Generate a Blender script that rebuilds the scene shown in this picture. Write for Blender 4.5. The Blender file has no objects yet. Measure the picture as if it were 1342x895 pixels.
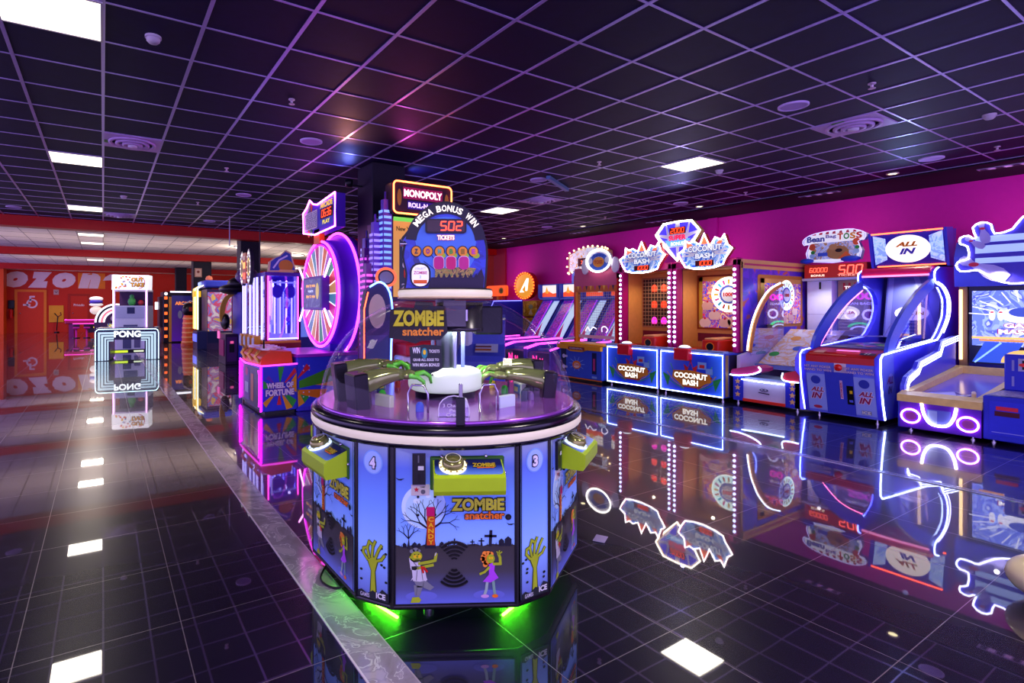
import bpy, math, random
from mathutils import Matrix, Vector
random.seed(7)
PI = math.pi
COL = bpy.context.scene.collection

# ------------------------------------------------------------------ materials
MATS = {}
def _hex(h):
    h = h.lstrip('#')
    v = [int(h[i:i+2], 16)/255 for i in (0, 2, 4)]
    return tuple(x/12.92 if x <= .04045 else ((x+.055)/1.055)**2.4 for x in v) + (1,)
def _new(key):
    m = bpy.data.materials.new(key); m.use_nodes = True
    nt = m.node_tree; MATS[key] = m
    return m, nt, nt.nodes['Principled BSDF']
def C(h, rough=.45, metal=0., coat=0., var=0.):
    """plain surface of colour h with a faint procedural mottling"""
    key = 'c%s_%g_%g_%g_%g' % (h, rough, metal, coat, var)
    if key in MATS: return MATS[key]
    m, nt, b = _new(key)
    col = _hex(h)
    b.inputs['Roughness'].default_value = rough
    b.inputs['Metallic'].default_value = metal
    b.inputs['Coat Weight'].default_value = coat
    b.inputs['Specular IOR Level'].default_value = .5 if rough < .26 else .28
    n = nt.nodes.new('ShaderNodeTexNoise'); n.inputs['Scale'].default_value = 14
    tc = nt.nodes.new('ShaderNodeTexCoord'); nt.links.new(tc.outputs['Object'], n.inputs['Vector'])
    r = nt.nodes.new('ShaderNodeValToRGB')
    k = .06 + var
    r.color_ramp.elements[0].color = tuple(c*(1-k) for c in col[:3]) + (1,)
    r.color_ramp.elements[1].color = tuple(min(1, c*(1+k)) for c in col[:3]) + (1,)
    nt.links.new(n.outputs['Fac'], r.inputs['Fac']); nt.links.new(r.outputs['Color'], b.inputs['Base Color'])
    return m
def E(h, s=2., base=None):
    """something that gives off light"""
    key = 'e%s_%g' % (h, s)
    if key in MATS: return MATS[key]
    m, nt, b = _new(key)
    m.name = 'e%s_%g' % (h, s)
    c = _hex(h)
    b.inputs['Base Color'].default_value = tuple(x*.6 for x in c[:3]) + (1,)
    b.inputs['Emission Color'].default_value = c
    b.inputs['Emission Strength'].default_value = s
    b.inputs['Roughness'].default_value = .4
    return m
def GRAD(key, stops, axis='Z', rough=.35, emit=0., coord='Generated'):
    """printed colour blend over the height of a part"""
    if key in MATS: return MATS[key]
    m, nt, b = _new(key)
    tc = nt.nodes.new('ShaderNodeTexCoord'); sp = nt.nodes.new('ShaderNodeSeparateXYZ')
    nt.links.new(tc.outputs[coord], sp.inputs[0])
    r = nt.nodes.new('ShaderNodeValToRGB')
    while len(r.color_ramp.elements) < len(stops): r.color_ramp.elements.new(.5)
    for e, (p, h) in zip(r.color_ramp.elements, stops): e.position = p; e.color = _hex(h)
    nt.links.new(sp.outputs[axis], r.inputs['Fac'])
    nt.links.new(r.outputs['Color'], b.inputs['Base Color'])
    b.inputs['Roughness'].default_value = rough
    if emit:
        nt.links.new(r.outputs['Color'], b.inputs['Emission Color']); b.inputs['Emission Strength'].default_value = emit
    return m
def SWIRL(key, stops, scale=6., rough=.35, emit=0., dist=2.):
    """busy printed artwork / crowded goods: noise colour patches"""
    if key in MATS: return MATS[key]
    m, nt, b = _new(key)
    tc = nt.nodes.new('ShaderNodeTexCoord')
    n = nt.nodes.new('ShaderNodeTexNoise'); n.inputs['Scale'].default_value = scale; n.inputs['Distortion'].default_value = dist
    nt.links.new(tc.outputs['Object'], n.inputs['Vector'])
    r = nt.nodes.new('ShaderNodeValToRGB'); r.color_ramp.interpolation = 'CONSTANT'
    while len(r.color_ramp.elements) < len(stops): r.color_ramp.elements.new(.5)
    for i, (e, h) in enumerate(zip(r.color_ramp.elements, stops)):
        e.position = 0 if i == 0 else .34 + .32*i/len(stops); e.color = _hex(h)
    nt.links.new(n.outputs['Fac'], r.inputs['Fac']); nt.links.new(r.outputs['Color'], b.inputs['Base Color'])
    b.inputs['Roughness'].default_value = rough
    if emit:
        nt.links.new(r.outputs['Color'], b.inputs['Emission Color']); b.inputs['Emission Strength'].default_value = emit
    return m
def GLASS(key, tint='#ffffff', refl=.55, rough=.02, dens=0.):
    if key in MATS: return MATS[key]
    m, nt, b = _new(key)
    out = nt.nodes['Material Output']; nt.nodes.remove(b)
    t = nt.nodes.new('ShaderNodeBsdfTransparent'); g = nt.nodes.new('ShaderNodeBsdfGlossy')
    c = _hex(tint); t.inputs[0].default_value = c; g.inputs['Roughness'].default_value = rough
    g.inputs['Color'].default_value = (1, 1, 1, 1)
    f = nt.nodes.new('ShaderNodeLayerWeight'); f.inputs['Blend'].default_value = .22
    mu = nt.nodes.new('ShaderNodeMath'); mu.operation = 'MULTIPLY_ADD'; mu.inputs[1].default_value = refl; mu.inputs[2].default_value = .02 + dens
    nt.links.new(f.outputs['Fresnel'], mu.inputs[0])
    mx = nt.nodes.new('ShaderNodeMixShader')
    nt.links.new(mu.outputs[0], mx.inputs[0]); nt.links.new(t.outputs[0], mx.inputs[1]); nt.links.new(g.outputs[0], mx.inputs[2])
    nt.links.new(mx.outputs[0], out.inputs['Surface'])
    return m

BOOST = 3.
def boost(m, k=None):
    """the same lamp colour driven harder, for bare light tubes"""
    if not m.name.startswith('e#'): return m
    h, s = m.name[1:].split('_'); return E(h, float(s)*(k or BOOST))
# ------------------------------------------------------------------ mesh builder
_TXT = {}
def text_mesh(s, bold, shear):
    k = (s, bold, shear)
    if k in _TXT: return _TXT[k]
    cu = bpy.data.curves.new('lettering', 'FONT'); cu.body = s; cu.size = 1; cu.offset = bold; cu.shear = shear
    cu.align_x = 'CENTER'; cu.align_y = 'CENTER'; cu.resolution_u = 3
    o = bpy.data.objects.new('lettering', cu); COL.objects.link(o)
    dg = bpy.context.evaluated_depsgraph_get(); dg.update()
    me = bpy.data.meshes.new_from_object(o.evaluated_get(dg))
    vs = [v.co.copy() for v in me.vertices]; fs = [tuple(p.vertices) for p in me.polygons]
    bpy.data.objects.remove(o); bpy.data.curves.remove(cu); bpy.data.meshes.remove(me)
    if vs:
        cx = (min(v.x for v in vs)+max(v.x for v in vs))/2; cy = (min(v.y for v in vs)+max(v.y for v in vs))/2
        w = max(v.x for v in vs)-min(v.x for v in vs); h = max(v.y for v in vs)-min(v.y for v in vs)
        vs = [Vector((v.x-cx, v.y-cy, 0)) for v in vs]
    else: w = h = 1
    _TXT[k] = (vs, fs, w, h)
    return _TXT[k]

AX = {'f': ((1,0,0),(0,0,1),(0,-1,0)), 'r': ((0,1,0),(0,0,1),(1,0,0)), 'l': ((0,-1,0),(0,0,1),(-1,0,0)),
      't': ((1,0,0),(0,1,0),(0,0,1)), 'b': ((-1,0,0),(0,0,1),(0,1,0)), 'u': ((1,0,0),(0,-1,0),(0,0,-1))}
def FR(o=(0,0,0), face='f', lean=0., turn=0.):
    """frame on a face: 2D x, 2D y, outward normal; lean tips the top back, turn rotates about the face's own normal"""
    a, b, n = AX[face]
    M = Matrix(((a[0],b[0],n[0],o[0]),(a[1],b[1],n[1],o[1]),(a[2],b[2],n[2],o[2]),(0,0,0,1)))
    return M @ Matrix.Rotation(-lean, 4, 'X') @ Matrix.Rotation(turn, 4, 'Z')
def MAT3(loc=(0,0,0), rz=0.): return Matrix.Translation(loc) @ Matrix.Rotation(rz, 4, 'Z')

class M:
    def __init__(s, T=None):
        s.v = []; s.f = []; s.mi = []; s.sm = []; s.ms = []; s.T = T or Matrix.Identity(4)
    def at(s, T): s.T = T; return s
    def _m(s, m):
        if m not in s.ms: s.ms.append(m)
        return s.ms.index(m)
    def add(s, vs, fs, m, smooth=False):
        b = len(s.v); i = s._m(m)
        for p in vs: s.v.append(tuple(s.T @ Vector(p)))
        for q in fs: s.f.append(tuple(b+k for k in q)); s.mi.append(i); s.sm.append(smooth)
        return s
    def box(s, x0, x1, y0, y1, z0, z1, m, bev=0.):
        if bev <= 0:
            vs = [(x,y,z) for x in (x0,x1) for y in (y0,y1) for z in (z0,z1)]
            return s.add(vs, [(0,1,3,2),(4,6,7,5),(0,4,5,1),(2,3,7,6),(0,2,6,4),(1,5,7,3)], m)
        b = min(bev, abs(x1-x0)*.45, abs(y1-y0)*.45, abs(z1-z0)*.45)
        vs = []; 
        for sx in (0,1):
            for sy in (0,1):
                for sz in (0,1):
                    X = (x0,x1)[sx]; Y = (y0,y1)[sy]; Z = (z0,z1)[sz]
                    dx = b*(1-2*sx); dy = b*(1-2*sy); dz = b*(1-2*sz)
                    vs += [(X,Y+dy,Z+dz),(X+dx,Y,Z+dz),(X+dx,Y+dy,Z)]
        I = lambda a,c,d,k: ((a*2+c)*2+d)*3+k
        fs = [(I(0,0,0,0),I(0,0,1,0),I(0,1,1,0),I(0,1,0,0)), (I(1,0,0,0),I(1,1,0,0),I(1,1,1,0),I(1,0,1,0)),
              (I(0,0,0,1),I(1,0,0,1),I(1,0,1,1),I(0,0,1,1)), (I(0,1,0,1),I(0,1,1,1),I(1,1,1,1),I(1,1,0,1)),
              (I(0,0,0,2),I(0,1,0,2),I(1,1,0,2),I(1,0,0,2)), (I(0,0,1,2),I(1,0,1,2),I(1,1,1,2),I(0,1,1,2))]
        for a in (0,1):
            for c in (0,1):
                fs.append((I(a,c,0,0),I(a,c,0,1),I(a,c,1,1),I(a,c,1,0)))
                fs.append((I(a,0,c,0),I(a,1,c,0),I(a,1,c,2),I(a,0,c,2)))
                fs.append((I(0,a,c,1),I(1,a,c,1),I(1,a,c,2),I(0,a,c,2)))
                for d in (0,1): fs.append((I(a,c,d,0),I(a,c,d,1),I(a,c,d,2)))
        return s.add(vs, fs, m)
    def prism(s, pts, d0, d1, m, side=None):
        n = len(pts)
        vs = [(x,y,d0) for x,y in pts]+[(x,y,d1) for x,y in pts]
        s.add(vs, [tuple(range(n, 2*n)), tuple(reversed(range(n)))], m)
        return s.add(vs, [(i,(i+1)%n,n+(i+1)%n,n+i) for i in range(n)], side or m)
    def poly(s, pts, m, d=.002):
        return s.add([(x,y,d) for x,y in pts], [tuple(range(len(pts)))], m)
    def rect(s, x0, y0, x1, y1, m, d=.002, r=0.):
        return s.poly(rrect(x0,y0,x1,y1,r) if r else [(x0,y0),(x1,y0),(x1,y1),(x0,y1)], m, d)
    def ell(s, x, y, rx, ry, m, d=.002, n=20):
        return s.poly(ellp(x,y,rx,ry,n), m, d)
    def ring(s, x, y, r0, r1, m, d=.002, n=28, sx=1., a0=0., a1=2*PI):
        vs = []; fs = []; full = abs(a1-a0-2*PI) < 1e-6; k = n if full else n+1
        for i in range(k):
            a = a0+(a1-a0)*i/n
            vs += [(x+sx*r0*math.cos(a), y+r0*math.sin(a), d), (x+sx*r1*math.cos(a), y+r1*math.sin(a), d)]
        for i in range(n):
            j = (i+1) % k
            fs.append((2*i,2*i+1,2*j+1,2*j))
        return s.add(vs, fs, m)
    def stroke(s, pts, w, m, d=.003, closed=False):
        P = [Vector(p) for p in pts]; n = len(P)
        for i in range(n if closed else n-1):
            a, b = P[i], P[(i+1) % n]; t = b-a
            if t.length < 1e-6: continue
            t.normalize(); q = Vector((-t.y, t.x))*w/2; e = t*w*.35
            s.poly([tuple(a-e-q), tuple(b+e-q), tuple(b+e+q), tuple(a-e+q)], m, d + (i % 2)*.0003)
        return s
    def star(s, x, y, r, m, d=.003):
        return s.poly([(x+(r if i%2==0 else r*.45)*math.sin(i*PI/5), y+(r if i%2==0 else r*.45)*math.cos(i*PI/5)) for i in range(10)], m, d)
    def txt(s, t, x, y, h, m, d=.005, w=None, bold=.02, shear=0., out=None, ow=.06, turn=0.):
        """lettering of cap height h centred on x, y; w squeezes it to a width; out = outline colour"""
        for lay, (bo, mm) in enumerate(([(bold+ow, out)] if out else []) + [(bold, m)]):
            vs, fs, W, H = text_mesh(t, bo, shear)
            W0, H0 = text_mesh(t, bold, shear)[2:]
            ky = h/H0; kx = (w/W0) if w else ky
            ca, sa = math.cos(turn), math.sin(turn)
            dd = d - (.0015 if (out and lay == 0) else 0)
            s.add([(x+ca*v.x*kx-sa*v.y*ky, y+sa*v.x*kx+ca*v.y*ky, dd) for v in vs], fs, mm)
        return s
    def seg7(s, t, x, y, h, m, d=.01, w=None, sl=.12):
        """slanted seven segment digits centred on x, y"""
        SEG = {'0':'abcdef','1':'bc','2':'abged','3':'abgcd','4':'fgbc','5':'afgcd','6':'afgedc','7':'abc','8':'abcdefg','9':'abfgcd'}
        n = len(t); pw = (w or n*h*.68)/n; cw = pw*.68; th = h*.14
        for i, ch in enumerate(t):
            cx = x+(i-(n-1)/2)*pw; hw = cw/2; q = h/2
            P = {'a':((-hw,q),(hw,q)),'b':((hw,q),(hw,0)),'c':((hw,0),(hw,-q)),'d':((-hw,-q),(hw,-q)),'e':((-hw,0),(-hw,-q)),'f':((-hw,q),(-hw,0)),'g':((-hw,0),(hw,0))}
            for k in SEG[ch]:
                (a, b), (c, e) = P[k]; g = .12
                a2, b2, c2, e2 = a+(c-a)*g, b+(e-b)*g, c-(c-a)*g, e-(e-b)*g
                s.stroke([(cx+a2+sl*b2, y+b2), (cx+c2+sl*e2, y+e2)], th, m, d)
        return s
    def tube(s, pts, r, m, n=6, closed=False, cap=True):
        P = [Vector(p) for p in pts]; N = len(P)
        R = r if isinstance(r, (list, tuple)) else [r]*N
        tan = []
        for i in range(N):
            a = P[(i-1) % N] if (closed or i > 0) else P[i]
            b = P[(i+1) % N] if (closed or i < N-1) else P[i]
            t = b-a; tan.append(t.normalized() if t.length > 1e-9 else Vector((0,0,1)))
        up = Vector((0,0,1)) if abs(tan[0].z) < .9 else Vector((1,0,0))
        u = tan[0].cross(up).normalized(); vs = []
        for i in range(N):
            u = (u - tan[i]*u.dot(tan[i]))
            if u.length < 1e-6: u = tan[i].orthogonal()
            u.normalize(); w = tan[i].cross(u)
            for k in range(n):
                a = 2*PI*k/n; vs.append(tuple(P[i]+(u*math.cos(a)+w*math.sin(a))*R[i]))
        fs = []
        for i in range(N if closed else N-1):
            j = (i+1) % N
            for k in range(n): fs.append((i*n+k, i*n+(k+1)%n, j*n+(k+1)%n, j*n+k))
        if cap and not closed: fs += [tuple(range(n)), tuple(range((N-1)*n, N*n))]
        return s.add(vs, fs, m, n > 5)
    def neon(s, pts, r, m, d=.012, closed=True, n=5):
        return s.tube([(x,y,d) for x,y in pts], r*.72, boost(m), n, closed)
    def lathe(s, prof, m, n=32, smooth=True, c=(0,0), close=False, sx=1.):
        vs = []; fs = []
        for r, z in prof:
            for k in range(n):
                a = 2*PI*k/n; vs.append((c[0]+sx*r*math.cos(a), c[1]+r*math.sin(a), z))
        for i in range(len(prof)-1 if not close else len(prof)):
            j = (i+1) % len(prof)
            for k in range(n): fs.append((i*n+k, i*n+(k+1)%n, j*n+(k+1)%n, j*n+k))
        s.add(vs, fs, m, smooth)
        if not close:
            for i in (0, len(prof)-1):
                if prof[i][0] > 1e-4: s.add([vs[i*n+k] for k in range(n)], [tuple(range(n))], m)
        return s
    def cyl(s, x, y, r, z0, z1, m, n=20): return s.lathe([(r,z0),(r,z1)], m, n, True, (x,y))
    def ball(s, c, r, m, n=12, sz=(1,1,1)):
        vs = []; fs = []; K = n//2
        for i in range(K+1):
            t = PI*i/K
            for k in range(n):
                a = 2*PI*k/n
                vs.append((c[0]+r*sz[0]*math.sin(t)*math.cos(a), c[1]+r*sz[1]*math.sin(t)*math.sin(a), c[2]+r*sz[2]*math.cos(t)))
        for i in range(K):
            for k in range(n): fs.append((i*n+k, (i+1)*n+k, (i+1)*n+(k+1)%n, i*n+(k+1)%n))
        return s.add(vs, fs, m, True)
    def build(s, name, parent=None, label=None):
        me = bpy.data.meshes.new(name); me.from_pydata(s.v, [], s.f)
        for m in s.ms: me.materials.append(m)
        me.polygons.foreach_set('material_index', s.mi); me.polygons.foreach_set('use_smooth', s.sm)
        me.validate(); me.update()
        o = bpy.data.objects.new(name, me); COL.objects.link(o)
        if parent: o.parent = parent
        if label: o['label'] = label
        return o
def ellp(x, y, rx, ry, n=20): return [(x+rx*math.cos(2*PI*i/n), y+ry*math.sin(2*PI*i/n)) for i in range(n)]
def rrect(x0, y0, x1, y1, r, k=4):
    P = []
    for cx, cy, a in ((x1-r,y0+r,-PI/2),(x1-r,y1-r,0),(x0+r,y1-r,PI/2),(x0+r,y0+r,PI)):
        for i in range(k+1): P.append((cx+r*math.cos(a+PI/2*i/k), cy+r*math.sin(a+PI/2*i/k)))
    return P
def smooth(pts, k=4, closed=False):
    """Catmull-Rom through the points"""
    n = len(pts); out = []
    g = lambda i: pts[i % n] if closed else pts[max(0, min(n-1, i))]
    for i in range(n if closed else n-1):
        p0, p1, p2, p3 = g(i-1), g(i), g(i+1), g(i+2)
        for j in range(k):
            t = j/k
            out.append(tuple(.5*((2*b)+(-a+c)*t+(2*a-5*b+4*c-d)*t*t+(-a+3*b-3*c+d)*t**3) for a,b,c,d in zip(p0,p1,p2,p3)))
    if not closed: out.append(tuple(pts[-1]))
    return out
def offs(pts, k):
    cx = sum(p[0] for p in pts)/len(pts); cy = sum(p[1] for p in pts)/len(pts)
    return [(cx+(x-cx)*k, cy+(y-cy)*k) for x,y in pts]
def tag(o, label, cat, group=None):
    o['label'] = label; o['category'] = cat
    if group: o['group'] = group
    return o
def thing(name, label, cat, loc=(0,0,0), rz=0., group=None):
    o = bpy.data.objects.new(name, None); COL.objects.link(o); o.location = loc; o.rotation_euler = (0,0,rz)
    o.empty_display_size = .1
    return tag(o, label, cat, group)
def struct(o): o['kind'] = 'structure'; return o
def copy_thing(o, loc, label, rz=None, group=None):
    c = o.copy(); COL.objects.link(c); c.location = loc
    if rz is not None: c.rotation_euler = (0,0,rz)
    c['label'] = label
    for ch in list(o.children):
        d = ch.copy(); COL.objects.link(d); d.parent = c
        for g in list(ch.children):
            e = g.copy(); COL.objects.link(e); e.parent = d
    return c

BLK = C('#0a0a10', .35); DGR = C('#23232b', .4); WHT = C('#e8e6ee', .4); STEEL = C('#b8b8c0', .25, 1.)
BLUE = C('#2a3fc8', .35); LBLUE = C('#5f8bf0', .35); NAVY = C('#101a50', .4); PUR = C('#5a2bc8', .35)
RED = C('#d01818', .35); ORG = C('#f08018', .35); YEL = C('#f0c820', .4); GRN = C('#48a020', .4); PNK = C('#f030a0', .35)
MAG = C('#b01080', .4); WOOD = C('#d8a860', .35, var=.1); TAN = C('#d8904a', .5, var=.05); SKY = C('#88b8f0', .4)
NW = E('#b8ccff', 3.2); NB = E('#7484ff', 4.); NP = E('#e060ff', 3.); NM = E('#ff40d0', 5.); NR = E('#ff5030', 2.4)
GL = GLASS('clear_glass'); 
def feet(m, pts, h=.05, r=.022):
    for x, y in pts:
        m.cyl(x, y, r*.5, .01, h, STEEL, 8); m.cyl(x, y, r, 0, .014, STEEL, 10)

# ================================================================== THE ROOM
H = 3.39
def mathn(nt, op, a, b=None, c=None):
    n = nt.nodes.new('ShaderNodeMath'); n.operation = op
    for i, x in enumerate((a, b, c)):
        if x is None: continue
        if isinstance(x, (int, float)): n.inputs[i].default_value = x
        else: nt.links.new(x, n.inputs[i])
    return n.outputs[0]
def floor_material():
    m, nt, b = _new('polished_tiles')
    tc = nt.nodes.new('ShaderNodeTexCoord'); sp = nt.nodes.new('ShaderNodeSeparateXYZ'); nt.links.new(tc.outputs['Object'], sp.inputs[0])
    def joint(o, off, pitch, w):
        v = mathn(nt, 'SUBTRACT', o, off - 61*pitch); v = mathn(nt, 'MODULO', v, pitch)
        v = mathn(nt, 'SUBTRACT', v, pitch/2); v = mathn(nt, 'ABSOLUTE', v)
        return mathn(nt, 'GREATER_THAN', v, pitch/2 - w)
    jx = joint(sp.outputs['X'], .303, .6135, .0018); jy = joint(sp.outputs['Y'], 2.70, .605, .0018)
    j = mathn(nt, 'MAXIMUM', jx, jy)
    no = nt.nodes.new('ShaderNodeTexNoise'); no.inputs['Scale'].default_value = 1.7; no.inputs['Detail'].default_value = 5
    nt.links.new(tc.outputs['Object'], no.inputs['Vector'])
    r = nt.nodes.new('ShaderNodeValToRGB'); r.color_ramp.elements[0].color = _hex('#0e0a1a'); r.color_ramp.elements[1].color = _hex('#1e1730')
    nt.links.new(no.outputs['Fac'], r.inputs['Fac'])
    mx = nt.nodes.new('ShaderNodeMix'); mx.data_type = 'RGBA'
    nt.links.new(j, mx.inputs[0]); nt.links.new(r.outputs['Color'], mx.inputs[6]); mx.inputs[7].default_value = _hex('#6a5c6a')
    nt.links.new(mx.outputs[2], b.inputs['Base Color'])
    b.inputs['Roughness'].default_value = .28; b.inputs['IOR'].default_value = 1.28
    b.inputs['Coat Weight'].default_value = 1; b.inputs['Coat IOR'].default_value = 2.15
    ro = mathn(nt, 'MULTIPLY_ADD', j, .3, .02); nt.links.new(ro, b.inputs['Coat Roughness'])
    bn = nt.nodes.new('ShaderNodeTexNoise'); bn.inputs['Scale'].default_value = .9; nt.links.new(tc.outputs['Object'], bn.inputs['Vector'])
    bu = nt.nodes.new('ShaderNodeBump'); bu.inputs['Strength'].default_value = .02; bu.inputs['Distance'].default_value = .05
    nt.links.new(bn.outputs['Fac'], bu.inputs['Height']); nt.links.new(bu.outputs['Normal'], b.inputs['Coat Normal'])
    return m
struct(M().box(-8, 12, -4, 37, -.1, 0, floor_material()).build('floor'))

def marble():
    m, nt, b = _new('veined_marble')
    tc = nt.nodes.new('ShaderNodeTexCoord'); no = nt.nodes.new('ShaderNodeTexNoise')
    no.inputs['Scale'].default_value = 3; no.inputs['Detail'].default_value = 8; no.inputs['Distortion'].default_value = 2.5
    nt.links.new(tc.outputs['Object'], no.inputs['Vector'])
    r = nt.nodes.new('ShaderNodeValToRGB')
    for e, (p, h) in zip(r.color_ramp.elements, ((.35, '#8a7c8c'), (.6, '#b0a0b4'))): e.position = p; e.color = _hex(h)
    e = r.color_ramp.elements.new(.5); e.color = _hex('#988aa0'); e = r.color_ramp.elements.new(.515); e.color = _hex('#d0c4d4'); e = r.color_ramp.elements.new(.53); e.color = _hex('#988aa0')
    nt.links.new(no.outputs['Fac'], r.inputs['Fac']); nt.links.new(r.outputs['Color'], b.inputs['Base Color'])
    b.inputs['Roughness'].default_value = .1; b.inputs['IOR'].default_value = 1.8
    return m
m = M().box(.868, 1.03, -4, 36, 0, .003, marble()).box(.860, .868, -4, 36, 0, .004, C('#d8c8d8', .2)).box(1.03, 1.036, -4, 36, 0, .004, C('#a898a8', .2))
struct(m.build('trim_1'))
m = M().box(5.74, 5.80, -4, 14, 0, .003, C('#8888a8', .15, .6)).box(5.735, 5.745, -4, 14, 0, .005, STEEL).box(5.795, 5.805, -4, 14, 0, .005, STEEL)
struct(m.build('trim_2'))

# dark tiled ceiling and its metal grid
tile = C('#0d0530', .6, var=.4)
tile.node_tree.nodes['Principled BSDF'].inputs['Specular IOR Level'].default_value = .2
struct(M().box(-8, 11.6, -4, 14.6, H, H+.12, tile).build('ceiling'))
bar = C('#c4b4e4', .32, .5)
m = M()
x = -7.8
while x < 10.3:
    m.box(x-.013, x+.013, -4, 14.5, H-.008, H-.001, bar); x += .6
y = 8.84 - .6*21
while y < 14.5:
    m.box(-7.8, 10.2, y-.008, y+.008, H-.007, H-.001, bar); y += .6
struct(m.build('trim_3'))
m = M().box(10.2, 11.45, -4, 14.5, H-.03, H-.001, C('#0a0812', .7))
struct(m.build('trim_4'))
# pale ceiling of the hall beyond
m = M().box(-6, 12, 14.6, 36.1, H-.02, H+.1, C('#e8dcd4', .7))
for k in range(31): m.box(-6+.6*k-.006, -6+.6*k+.006, 14.9, 36, H-.024, H-.02, C('#706068', .6))
for k in range(18): m.box(-6, 12, 15.2+1.2*k-.006, 15.2+1.2*k+.006, H-.024, H-.02, C('#706068', .6))
o = m.build('ceiling_far'); struct(o)
beamc = C('#c81c10', .45)
for y0, zb in ((14.45, 3.16), (22.0, 3.14), (30.4, 3.12)):
    struct(M().box(-6, 11.5, y0, y0+.35, zb, H, beamc).build('beam'))
# walls
struct(M().box(11.45, 11.6, -4, 14.6, 0, H, C('#cc109c', .6)).box(11.38, 11.45, 6.78, 6.99, 0, H-.03, C('#cc109c', .6)).box(11.38, 11.45, 14.0, 14.6, 0, H-.03, C('#b02040', .6)).build('wall_right'))
struct(M().box(11.45, 11.6, 14.6, 36, 0, H, C('#c02418', .6)).build('wall_right_far'))
rw = C('#d02c14', .55, var=.03)
m = M().box(-6, 12, 36, 36.15, 0, H, rw)
# big white wall lettering, orange band behind the n
m.at(FR((0, 36, 0), 'f'))
m.rect(-1.2, 2.42, .1, H-.1, C('#f08018', .5), .004)
LET = C('#f0d8e0', .5)
for ch, xx in (('o', -3.98), ('z', -2.92), ('o', -1.84), ('n', -.66), ('e', .52)):
    m.txt(ch, xx, 2.86, .86, LET, .012, 1.06, .09, .2)
struct(m.build('wall_back'))
struct(M().box(-4.5, -4.35, 34.9, 36, 0, H, C('#e05010', .55)).build('wall_left'))
# doors on the far wall
def far_door(n, x0, x1, zt, frame, leaf):
    m = M().box(x0-.12, x0, 35.94, 36, 0, zt+.12, frame).box(x1, x1+.12, 35.94, 36, 0, zt+.12, frame).box(x0, x1, 35.94, 36, zt, zt+.12, frame)
    o = m.build('door_%d' % n); struct(o)
    d = M().box(x0, x1, 35.96, 35.99, 0, zt, leaf).build('door_leaf', o)
    M().ball((x0+.12, 35.93, 1.05), .035, STEEL, 8).build('door_handle', o)
    return o
d1 = far_door(1, -3.9, -2.75, 2.2, C('#f08820', .5), C('#e03c14', .5))
m = M(FR((-3.32, 35.955, 1.62), 'f'))
m.ring(.05, -.05, .17, .25, LET, .003).stroke([(-.3,-.12),(-.05,-.12)], .1, LET).stroke([(-.02,.05),(-.02,.32),(.14,.32)], .09, LET)
m.build('door_symbol', d1)
d2 = far_door(2, -1.55, -.75, 2.0, C('#b02010', .5), C('#d02c14', .5))
M(FR((-1.15, 35.955, 1.5), 'f')).txt('Privado', 0, 0, .14, LET, .003, .5).build('door_lettering', d2)

# columns
for i, (x0, x1, y0, y1, zt) in enumerate(((3.1, 3.6, 6.62, 7.12, H), (3.13, 3.62, 14.9, 15.4, H), (2.95, 3.6, 22.35, 22.95, H), (3.1, 3.6, 29.6, 30.1, H))):
    struct(M().box(x0, x1, y0, y1, 0, zt, C('#100c20', .5), .01).build('column'))
t = thing('column_notice', 'small striped paper notice on the tall black column by the neon wheel', 'sign', (3.18, 6.61, 2.5))
m = M(FR((0,0,0), 'f')); m.box(-.07, .07, -.16, .16, 0, .006, C('#3a3450', .5))
for k in range(5): m.rect(-.06, -.13+.055*k, .06, -.1+.055*k, C('#b0a8d0', .5), .008)
m.build('sheet', t)
t = thing('wall_notice', 'small framed notice high on the black column in the far hall', 'sign', (3.12, 22.34, 2.72))
m = M(FR((0,0,0), 'f')); m.box(-.13, .13, -.17, .17, 0, .01, C('#c89a78', .5)).rect(-.1, -.14, .1, .14, C('#f0d0b0', .5), .012).ell(0, .03, .05, .05, C('#a05040', .5), .014)
m.build('frame', t)

# ------------------------------------------------------------------ ceiling fixtures
PAN = E('#fff4dc', 3.)
def panel(x, y, lab):
    t = thing('ceiling_light', lab, 'light', (x, y, H), 0, 'square ceiling light panels')
    M().box(-.29, .29, -.29, .29, -.012, -.009, PAN).build('diffuser', t)
    m = M(); k = C('#c8c4c0', .4)
    m.box(-.3, .3, -.3, -.285, -.016, 0, k).box(-.3, .3, .285, .3, -.016, 0, k).box(-.3, -.285, -.285, .285, -.016, 0, k).box(.285, .3, -.285, .285, -.016, 0, k)
    m.build('frame', t)
for x, y, l in ((-.3, 4.34, 'square light panel in the dark ceiling nearest the camera, top left corner'),
                (-.3, 8.54, 'square light panel just beyond the swirl vent over the left aisle'),
                (-.3, 12.74, 'last square light panel before the red beam over the left aisle'),
                (6.9, 4.46, 'square light panel above the zombie game side of the coconut games'),
                (6.9, 8.66, 'square light panel above the far ring toss game'),
                (-.3, .14, 'added light panel out of view behind the camera over the left aisle'), (3.3, .14, 'added light panel out of view behind the camera, brightening the zombie game'),  # unseen panels added to light the games from the front
                (-.28, 17.2, 'first light panel beyond the red beam in the pale ceiling'),
                (-.28, 19.5, 'second light panel beyond the red beam in the pale ceiling'),
                (-.28, 26.5, 'third light panel beyond the red beam, past the second beam'),
                (-.28, 32.2, 'light panel closest to the far wall with big white letters')):
    z = H if y < 14.5 else H-.02
    t = panel(x, y, l)
for o in bpy.data.objects:
    if o.name.startswith('ceiling_light') and o.location.y > 14.5: o.location.z = H-.02
WV = C('#c8a8d8', .4)
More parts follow.
